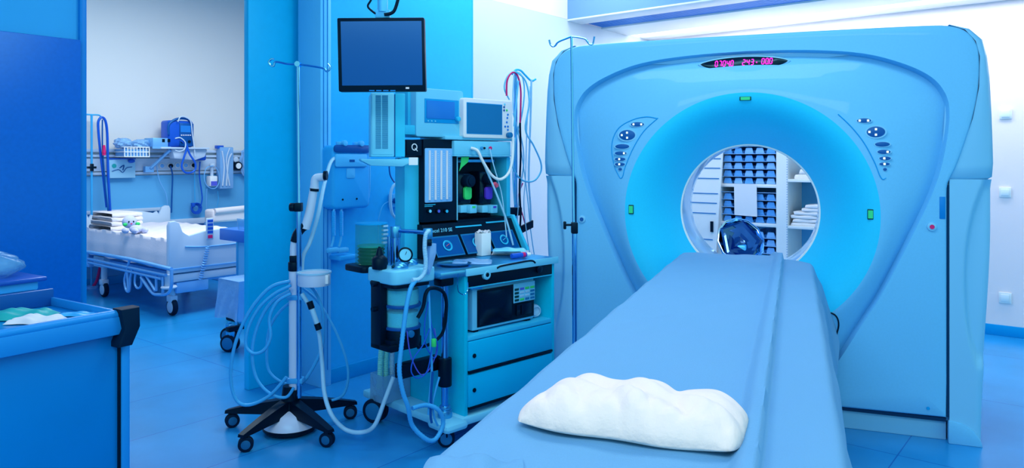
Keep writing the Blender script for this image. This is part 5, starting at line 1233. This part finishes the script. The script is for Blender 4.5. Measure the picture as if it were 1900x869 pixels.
# handset on the footboard
hq = BF.P(389, 424, -.075)
hs = thing('bed_handset', 'white handset with four blue keys hooked over the footboard', 'handset', BF, (hq.x, -.07, hq.z-.1))
part('body', MB().box(hq.x-.035, -.085, hq.z-.105, hq.x+.035, -.066, hq.z+.095, bev=.008), 'bed_plastic', hs)
part('key', MB().box(hq.x-.022, -.088, hq.z-.09, hq.x+.022, -.0851, hq.z-.06), 'red', hs)
for k in range(4): part('key', MB().box(hq.x-.026, -.088, hq.z-.045+k*.034, hq.x+.026, -.0851, hq.z-.022+k*.034), 'hose_blue', hs)
hx = []
a, b_ = BF.P(386, 458, -.08), BF.P(372, 520, -.08)
for k in range(60*6): t_ = k/(60*6); c = a.lerp(b_, t_); an = t_*2*math.pi*14; hx.append(c+Vector((math.cos(an)*.018, math.sin(an)*.012, 0)))
part('coiled_cord', MB().tube(hx, .004, n=5, sub=0), 'bed_metal', hs)
# folded blankets, toy
for i in range(4):
    solo('folded_blanket', ('folded white blanket, %s of the stack on the hospital bed' % ('lowest', 'second', 'third', 'topmost')[i]), 'blanket', folded(BF, .01+i*.012, .31+i*.012, 1.18+i*.02, 1.72, zm1+.014+i*.042, .040, 30+i), 'towel', BF, group='folded blankets on the bed')
tp = BF.Z(243, 433, zm1+.01)
ty_ = thing('soft_toy', 'small pale plush doll with green bows lying on the hospital bed', 'toy', BF, (tp.x, tp.y, zm1+.012))
tz = zm1+.012
part('body', mb_().ball((tp.x+.02, tp.y-.06, tz+.04), .055, .075, .04, n=10), 'toy', ty_)
part('head', mb_().ball((tp.x, tp.y+.03, tz+.105), .068, .05, .062, n=12), 'toy', ty_)
for dx, dy in ((-.07, -.04), (.09, -.02), (-.02, -.13), (.07, -.13)): part('limb', mb_().ball((tp.x+dx, tp.y+dy, tz+.03), .028, .05, .028, n=8), 'toy', ty_)
for dx in (-.06, .06): part('bow', mb_().ball((tp.x+dx, tp.y-.012, tz+.085), .022, .014, .016, n=8), 'green', ty_)
for dx in (-.022, .022): part('eye', mb_().ball((tp.x+dx-.006, tp.y-.020, tz+.11), .007, .006, .009, n=6), 'black', ty_)
part('nose', mb_().ball((tp.x-.006, tp.y-.024, tz+.09), .009, .006, .006, n=6), 'red', ty_)
solo('red_hose', 'red hose bending down behind the head wheels of the bed', 'hose', T(path(R, [(186, 495), (180, 520), (172, 535), (176, 545), (196, 543)], 4.75), .016), 'red', R)

# ---- wall rails and fittings in the bedroom
VW = 4.90
z1, z2, z3 = R.P(300, 280, VW).z, R.P(300, 297, VW).z, R.P(300, 320, VW).z
struct('trim_13', 'pale equipment rail panel along the patient room wall', MB().box(-2, 4.87, z3-.02, 4, 4.8945, z3+.01, bev=.003).box(-2, 4.88, z3+.02, 4, 4.8945, z2+.02, bev=.003).box(-2, 4.86, z2+.03, 4, 4.8945, z2+.06, bev=.004).box(-2, 4.86, z1-.02, 4, 4.8945, z1+.015, bev=.004), 'bed_plastic', R)
zlow = R.P(300, 388, 4.86).z
struct('trim_14', 'low bumper rail on the patient room wall behind the headboard', MB().box(-1, 4.85, zlow-.02, 1.40, 4.8945, zlow+.02, bev=.006).box(1.4, 4.86, .93-.32, 4, 4.8945, .93-.25, bev=.006), 'bed_plastic', R)
# sockets
for i, (x, y, m_) in enumerate(((300, 308, 'white'), (315, 308, 'black'), (329, 307, 'white'), (344, 307, 'white'), (358, 307, 'black'))):
    q = R.P(x, y, 4.88)
    t = thing('wall_outlet', ('round white wall socket first from the left in the patient room', 'round wall socket with a black plug second from the left', 'round white wall socket in the middle of the row of five', 'round white wall socket fourth from the left', 'round wall socket with a black plug at the right end of the row')[i], 'socket', R, (q.x, 4.875, q.z-.03))
    part('plate', mb_().cyl((q.x, 4.868, q.z), (q.x, 4.879, q.z), .034, 24, bev=.003), 'white', t)
    part('plug' if m_ == 'black' else 'inset', mb_().cyl((q.x, 4.84 if m_ == 'black' else 4.866, q.z), (q.x, 4.8679, q.z), .024, 20, bev=.003), m_ if m_ == 'black' else 'bed_metal', t)
# wall shelf with devices
a, b_ = R.P(295, 273, 4.6), R.P(385, 283, 4.6)
sh_ = thing('wall_shelf', 'white bracketed shelf on the patient room wall', 'shelf', R, ((a.x+b_.x)/2, 4.75, b_.z-.15))
part('board', MB().box(a.x, 4.55, a.z-.02, b_.x, 4.859, a.z, bev=.004), 'bed_plastic', sh_)
part('apron', mb_().prism([(a.x+.15, a.z-.0205), (b_.x, a.z-.0205), (b_.x-.03, a.z-.11), (b_.x-.15, a.z-.15), (a.x+.18, a.z-.13)], 4.60, 4.72, bev=.01), 'bed_plastic', sh_)
part('bracket', mb_().tube([(a.x+.14, 4.62, a.z-.03), (a.x+.0, 4.80, a.z-.24)], .018, n=8, sub=0).box(a.x-.06, 4.80, a.z-.29, a.x+.04, 4.859, a.z-.22, bev=.006), 'bed_metal', sh_)
sv = 4.62
a2, b2 = R.P(311, 232, sv), R.P(358, 266, sv); zsf = a.z+.001
dfm = thing('defibrillator', 'blue portable monitor with cables draped over it on the wall shelf', 'monitor', R, ((a2.x+b2.x)/2, 4.7, zsf))
zt2 = R.P(340, 224, sv).z
xm_ = R.P(331, 240, sv).x
part('case', MB().box(a2.x, 4.60, zsf, b2.x, 4.80, zt2, bev=.03, seg=3), 'hose_blue', dfm)
part('front', MB().box(xm_, 4.588, zsf+.01, b2.x-.005, 4.61, zt2-.03, bev=.01), 'navy', dfm)
s1, s2 = R.P(335, 233, 4.585), R.P(354, 246, 4.585); part('screen', MB().box(s1.x, 4.583, s2.z, s2.x, 4.5879, s1.z), 'screen_gas', dfm)
for k in range(5):
    q = R.P(337+k*4, 251, 4.585); part('key', mb_().box(q.x-.008, 4.583, q.z-.006, q.x+.008, 4.5879, q.z+.006), 'paper', dfm)
for k in (338, 351): q = R.P(k, 263, 4.585); part('port', mb_().cyl((q.x, 4.575, q.z), (q.x, 4.588, q.z), .016, 14), 'blackgloss', dfm)
part('handle', mb_().tube(path(R, [(313, 250), (313, 232), (325, 222), (340, 220), (352, 224), (356, 238)], 4.60), .014, n=8), 'navy', dfm)
part('draped_cable', mb_().tube(path(R, [(330, 226), (335, 217), (345, 218), (354, 226), (357, 250), (360, 270), (362, 290)], 4.57), .007, n=8), 'bed_plastic', dfm)
a3, b3 = R.P(281, 256, sv), R.P(325, 267, sv)
ctl = thing('pump_module', 'flat pale control box with black switches at the left end of the wall shelf', 'device', R, ((a3.x+b3.x)/2, 4.68, zsf))
part('case', MB().box(a3.x, 4.585, zsf, a2.x-.01, 4.80, a3.z, bev=.006), 'bed_metal', ctl)
for k in (306, 316): q = R.P(k, 261, 4.58); part('switch', MB().box(q.x-.03, 4.58, q.z-.018, q.x+.0, 4.5849, q.z+.018), 'black', ctl)
part('ledge', MB().box(a3.x-.01, 4.57, zsf-.02, a3.x+.2, 4.585, zsf+.004), 'bed_metal', ctl)
solo('blue_cable_loop', 'dark blue cable hanging in a teardrop loop below the wall shelf', 'cable', T(path(R, [(325, 256), (338, 262), (347, 272), (342, 290), (337, 308), (342, 319), (352, 321), (362, 315), (362, 302), (352, 286), (346, 268)], 4.52), .0115), 'hose_blue', R)
solo('white_cable_loop', 'white cable curving over the front of the wall shelf', 'cable', T(path(R, [(325, 257), (335, 256), (344, 265), (342, 277), (333, 281), (325, 279)], 4.50), .007), 'bed_plastic', R)
q = R.P(373, 292, 4.80); solo('plug_adapter', 'dark blue adapter hanging at the right end of the wall shelf', 'adapter', MB().box(q.x-.05, 4.76, q.z-.04, q.x+.05, 4.859, q.z+.04, bev=.02), 'hose_blue', R)
for lb, pts, r_, m_ in (('black mains cable hanging from the second socket', [(316, 308), (320, 325), (319, 360), (318, 395)], .009, 'navy'),
    ('blue cable hanging from the adapter into a coil', [(371, 300), (370, 325), (374, 355), (375, 370), (372, 385)], .008, 'hose_blue'),
    ('thin pale cable looping under the sockets', [(290, 305), (296, 335), (308, 360), (311, 385)], .005, 'bed_metal'),
    ('blue cable dropping from the teardrop loop to the coil', [(362, 300), (361, 340), (362, 375)], .006, 'hose'),
    ('thin pale cable beside the suction jar', [(384, 350), (383, 380), (384, 400)], .005, 'bed_metal'), ('thin pale cable under the hanging bag', [(404, 355), (405, 370), (402, 386)], .004, 'hose')):
    solo('mains_cable', lb, 'cable', T(path(R, pts, 4.83), r_), m_, R)
cl_ = R.P(364, 387, 4.84); mb = MB()
for k in range(3):
    mb.tube([(cl_.x+(.065-.012*k)*math.cos(a_*math.pi/8), 4.83+.01*k, cl_.z+(.065-.012*k)*math.sin(a_*math.pi/8)) for a_ in range(17)], .007, n=6, sub=2)
mb.box(cl_.x-.06, 4.82, cl_.z+.02, cl_.x-.02, 4.86, cl_.z+.07, bev=.006)
solo('cable_coil', 'small dark coil of cable hung low on the patient room wall', 'cable', mb, 'hose_blue', R)
# basket
a4, b4 = R.P(231, 273, 4.60), R.P(277, 291, 4.60)
bk_ = thing('wire_basket', 'white wire basket filled with clear packets on the wall rail', 'basket', R, ((a4.x+b4.x)/2, 4.7, b4.z))
wm = MB()
for k in range(9): x = a4.x+(b4.x-a4.x)*k/8; wm.tube([(x, 4.85, a4.z), (x, 4.60, a4.z), (x, 4.60, b4.z), (x, 4.85, b4.z)], .006, n=6, sub=0)
for z in (a4.z, (a4.z+b4.z)/2, b4.z): wm.tube([(a4.x, 4.85, z), (a4.x, 4.60, z), (b4.x, 4.60, z), (b4.x, 4.85, z)], .006, n=6, sub=0)
part('wires', wm, 'paper_white', bk_); part('liner', MB().box(a4.x+.01, 4.62, b4.z+.005, b4.x-.01, 4.85, a4.z-.02), 'bed_metal', bk_)
def lump(cx, cy, cz_, rx_, ry_, rz_, seed, n=14):
    rnd = random.Random(seed); mb = MB().ball((0, 0, 0), 1, n=n)
    ph = [rnd.uniform(0, 6) for _ in range(6)]
    for v in mb.bm.verts:
        k = 1+.13*math.sin(v.co.x*5+ph[0])*math.sin(v.co.y*6+ph[1])+.10*math.sin(v.co.z*9+v.co.x*7+ph[2])+.06*math.sin(v.co.y*15+ph[3])
        v.co = Vector((cx+v.co.x*rx_*k, cy+v.co.y*ry_*k, cz_+v.co.z*rz_*k))
    return mb
cxb = (a4.x+b4.x)/2
solo('clear_bundle', 'crumpled clear bundle heaped at the left of the wire basket', 'packet', lump(cxb-.09, 4.73, a4.z+.04, .10, .09, .06, 3), 'plastic_cover', R)
solo('clear_bundle', 'crumpled clear bundle heaped at the right of the wire basket', 'packet', lump(cxb+.10, 4.73, a4.z+.035, .11, .09, .055, 4), 'plastic_cover', R)
# taped sheet under the rail
a5, b5 = R.P(202, 295, 4.82), R.P(252, 330, 4.82)
ps = thing('document_pouch', 'clear document pouch with a green dot hanging from the wall rail', 'pouch', R, ((a5.x+b5.x)/2, 4.83, b5.z))
part('pouch', MB().box(a5.x, 4.83, b5.z, b5.x, 4.85, a5.z, bev=.003), 'hose_pale', ps); part('top_bar', MB().box(a5.x, 4.82, a5.z-.004, b5.x, 4.86, a5.z+.008), 'hose_blue', ps)
q = R.P(212, 308, 4.825); part('dot', mb_().cyl((q.x, 4.825, q.z), (q.x, 4.8299, q.z), .024, 20), 'teal', ps)
part('contents', mb_().tube(path(R, [(208, 318), (220, 315), (228, 320), (235, 312), (245, 310)], 4.826), .004, n=6).tube(path(R, [(222, 312), (230, 307), (228, 316)], 4.826), .006, n=6), 'navy', ps)
q = R.P(244, 299, 4.81); part('clip', mb_().ball(q, .04, .02, .022, n=8), 'hose_blue', ps)
# rail stand with hooks at left
v = 4.78
rk = thing('rail_pole', 'slim drip pole clamped to the patient room wall rail at the left', 'pole', R, (R.P(170, 400, v).x, v, 0))
q0, q1 = R.P(170, 400, v), R.P(170, 213, v)
part('pole', mb_().cyl((q0.x, v, .02), (q1.x, v, q1.z), .012, 12), 'hose', rk); part('foot', mb_().cyl((q0.x, v, 0), (q0.x, v, .03), .06, 24), 'bed_metal', rk)
part('crossbar', mb_().tube(path(R, [(150, 212), (170, 213), (184, 214), (188, 220)], v), .009, n=8), 'hose', rk)
q = R.P(170, 311, v); part('clamp', MB().box(q.x-.04, v-.03, q.z-.012, q.x+.04, v+.03, q.z+.012, bev=.004).box(q.x-.012, v-.03, q.z-.04, q.x+.012, v+.02, q.z+.04, bev=.004), 'black', rk)
solo('blue_tube', 'dark blue tube draped over the drip pole hook in a long narrow loop', 'tube', T(path(R, [(198, 385), (192, 330), (186, 280), (182, 235), (184, 222), (190, 218), (196, 226), (199, 250), (200, 300), (202, 350), (205, 400)], 4.74), .014), 'hose_blue', R)
solo('black_tube', 'thin black tube hanging inside the blue loop beside the pole', 'tube', T(path(R, [(190, 222), (190, 270), (192, 300), (196, 350), (201, 395)], 4.715), .008), 'navy', R)
q = R.P(193, 278, 4.69); solo('red_plug', 'red plug with a black tip hanging on the blue tube', 'plug', mb_().cyl((q.x, 4.69, q.z-.035), (q.x, 4.69, q.z+.05), .022, 14, r2=.012).cyl((q.x, 4.69, q.z-.06), (q.x, 4.69, q.z-.035), .018, 14), 'red', R)
# right-hand wall equipment: suction, pouches, dial
a6, b6 = R.P(407, 273, 4.78), R.P(432, 350, 4.78)
gl = thing('glove_rack', 'clear tall pouch of tubing hanging at the right of the rail', 'pouch', R, ((a6.x+b6.x)/2, 4.80, b6.z))
part('pouch', MB().box(a6.x, 4.76, b6.z, b6.x, 4.86, a6.z, bev=.012), 'plastic_cover', gl)
part('tubes', mb_().tube(path(R, [(413, 345), (416, 310), (412, 280)], 4.75), .010, n=8).tube(path(R, [(420, 345), (424, 300), (430, 285)], 4.75), .010, n=8).tube(path(R, [(426, 345), (420, 300), (426, 275)], 4.75), .008, n=8), 'bed_plastic', gl)
part('hooks', MB().box(a6.x-.02, 4.78, a6.z-.02, a6.x+.06, 4.859, a6.z+.02, bev=.005), 'hose_blue', gl)
a7, b7 = R.P(390, 327, 4.76), R.P(404, 346, 4.76)
sj = thing('suction_jar', 'small clear suction jar with violet contents on the rail', 'jar', R, ((a7.x+b7.x)/2, 4.8, b7.z))
part('jar', MB().box(a7.x, 4.76, b7.z, b7.x, 4.86, a7.z, bev=.012), 'paper_white', sj); part('contents', MB().box(a7.x+.01, 4.755, b7.z+.01, b7.x-.01, 4.7599, (a7.z+b7.z)/2), 'hose_violet', sj)
part('neck', mb_().cyl(((a7.x+b7.x)/2, 4.81, a7.z), ((a7.x+b7.x)/2, 4.81, a7.z+.12), .02, 14).ball(((a7.x+b7.x)/2, 4.80, a7.z+.13), .04, .03, .03, n=8), 'bed_plastic', sj)
solo('suction_tube', 'pale tube ringed around the suction jar', 'tube', T(path(R, [(396, 308), (383, 312), (379, 330), (385, 346), (398, 350), (406, 340), (406, 322), (400, 310)], 4.74), .006), 'bed_metal', R)
q = R.P(441, 308, 4.80)
gd_ = thing('oxygen_dial', 'round black-rimmed gas gauge at the right of the patient room wall', 'gauge', R, (q.x, 4.84, q.z-.05))
part('body', mb_().cyl((q.x, 4.78, q.z), (q.x, 4.87, q.z), .055, 24, bev=.006), 'black', gd_); part('face', mb_().cyl((q.x, 4.775, q.z), (q.x, 4.7799, q.z), .036, 24), 'paper_white', gd_)
part('outlet', mb_().cyl((q.x-.02, 4.80, q.z+.08), (q.x-.02, 4.86, q.z+.08), .035, 18, bev=.004), 'bed_plastic', gd_)
a8, b8 = R.P(448, 272, 4.78), R.P(475, 328, 4.78)
solo('hanging_bag', 'crumpled clear bag at the right end of the rail beside the door leaf', 'bag', lump((a8.x+b8.x)/2, 4.80, (a8.z+b8.z)/2, .10, .05, .19, 9), 'plastic_cover', R)
# armchair / second low bed with white cushion behind the trolley
w0 = R.P(395, 400, 4.3); w1 = R.P(462, 400, 4.3)
rc = thing('recliner', 'white cushioned reclining chair against the patient room wall', 'chair', R, ((w0.x+w1.x)/2+.2, 4.4, 0))
zc0, zc1 = R.P(420, 412, 4.3).z, R.P(420, 388, 4.3).z
part('backrest', MB().box(w0.x, 4.30, zc0, w1.x+.35, 4.50, zc1, bev=.03, seg=3), 'towel', rc); part('roll', mb_().tube([(w0.x+.02, 4.30, zc1-.02), (w1.x+.3, 4.30, zc1+.01)], .035, n=12, sub=0), 'towel', rc)
part('seat', MB().box(w0.x, 4.0, .42, w1.x+.35, 4.5, .52, bev=.03, seg=3), 'hose_pale', rc); part('frame', MB().box(w0.x+.02, 4.02, .1, w0.x+.06, 4.48, .42).box(w1.x+.28, 4.02, .1, w1.x+.32, 4.48, .42).box(w0.x, 4.44, .5, w1.x+.35, 4.49, zc0), 'bed_metal', rc)
part('foot', MB().box(w0.x, 4.0, 0, w0.x+.08, 4.5, .10, bev=.01).box(w1.x+.26, 4.0, 0, w1.x+.34, 4.5, .10, bev=.01), 'bed_metal', rc)
# trolley with blue top beside the door leaf
vf = 2.30; vn = 1.45
a9 = R.P(407, 424, vf); zT = a9.z; zT0 = R.P(407, 445, vf).z; xe = a9.x+.46
tt = thing('overbed_table', 'blue topped trolley just behind the half-open door leaf', 'trolley', R, (a9.x+.2, 1.9, 0))
part('top', MB().box(a9.x, vn, zT0, xe, vf, zT, bev=.006), 'trolley_blue', tt)
part('post', MB().box(a9.x+.01, 2.02, .12, a9.x+.04, 2.05, zT0, bev=.004), 'steel', tt)
part('post', MB().box(a9.x+.01, 1.60, .12, a9.x+.04, 1.63, zT0, bev=.004), 'steel', tt)
part('back_panel', MB().box(a9.x+.015, 1.631, .35, a9.x+.03, 2.019, zT0-.001), 'wainscot', tt)
part('foot', MB().box(a9.x, 1.5, .0, a9.x+.07, 2.2, .12, bev=.01), 'rubber', tt)
for i, (x, m_, w_, h_) in enumerate(((427, 'plastic_clear', .045, .10), (437, 'hose_pale', .035, .085), (448, 'paper_white', .035, .095), (457, 'trolley_blue', .03, .10))):
    q = R.P(x, 424, 2.0-.12*i); q.x = max(q.x, a9.x+.05)
    mb = MB(); mb.prism([(q.x-w_*.8, zT+.001), (q.x+w_*.8, zT+.001), (q.x+w_*1.1, zT+h_), (q.x+w_*.2, zT+h_*.92), (q.x-w_*1.1, zT+h_*1.04)], q.y, q.y+.03, bev=.008)
    solo('sterile_pouch', ('clear pouch standing at the left on the blue trolley top', 'pale blue pouch second from the left on the trolley top', 'white pouch third from the left on the trolley top', 'dark blue pouch nearest the door leaf on the trolley top')[i], 'pouch', mb, m_, R, group='pouches on the blue trolley')
# stool with plastic cover
s0 = R.Z(427, 652, 0); vs_ = s0.y
zt3 = R.P(440, 520, vs_).z; zb3 = R.P(440, 590, vs_).z; xs0 = R.P(402, 540, vs_+.15).x; xs1 = R.P(500, 540, vs_).x
sl = thing('covered_stool', 'low castored stool under a clear plastic cover beside the door leaf', 'stool', R, ((xs0+xs1)/2, vs_, 0))
part('seat', MB().box(xs0+.02, vs_-.12, zt3-.06, xs0+.43, vs_+.14, zt3, bev=.02, seg=3), 'hose_pale', sl)
def cov(u, v_):
    per = [(-.0, -.14), (.45, -.14), (.45, .16), (-.0, .16)]
    t_ = u*4; i = int(min(3, t_)); f_ = t_-i; p_, q_ = per[i], per[(i+1) % 4]; x, y = p_[0]*(1-f_)+q_[0]*f_, p_[1]*(1-f_)+q_[1]*f_
    fl_ = v_; cx, cy = .22, .05
    k = .93+.13*fl_+.03*math.sin(u*40)*fl_+.02*math.sin(u*71+v_*6)*fl_
    return Vector((xs0+cx+(x-cx)*k, vs_+cy+(y-cy)*k, zt3+.006-(zt3-zb3+.0)*fl_-.012*math.sin(u*19)*fl_))
part('plastic_cover', MB().grid(cov, 100, 14), 'plastic_cover', sl, 'crumpled translucent cover', sharp=80)
part('cover_top', MB().box(xs0+.014, vs_-.125, zt3+.0005, xs0+.44, vs_+.15, zt3+.008, bev=.003), 'plastic_cover', sl)
part('column', mb_().cyl(((xs0+xs1)/2-.05, vs_+.05, .14), ((xs0+xs1)/2-.05, vs_+.05, zt3-.061), .03), 'steel', sl)
part('leg_bar', MB().box(s0.x-.02, vs_-.02, .145, xs1-.05, vs_+.03, .175, bev=.005), 'black', sl)
for (x, y) in ((s0.x, vs_), (xs1-.04, vs_+.0), (xs1-.2, vs_+.22)):
    rad = .062; cs = part('caster', MB().cyl((x, y, rad), (x, y, .16), .014, 14).box(x-.02, y-.03, .10, x+.02, y+.03, .145, bev=.006), 'steel', sl)
    ca, sa = math.cos(.45), math.sin(.45)
    for d in (-1, 1):
        ox, oy = d*.024*ca, d*.024*sa; part('wheel', MB().cyl((x+ox-.012*ca, y+oy-.012*sa, rad), (x+ox+.012*ca, y+oy+.012*sa, rad), rad, 30, bev=.008), 'rubber', cs)
        part('hub', MB().cyl((x+ox-.014*ca, y+oy-.014*sa, rad), (x+ox+.014*ca, y+oy+.014*sa, rad), rad*.72, 26, bev=.003), 'screen_mid', cs)
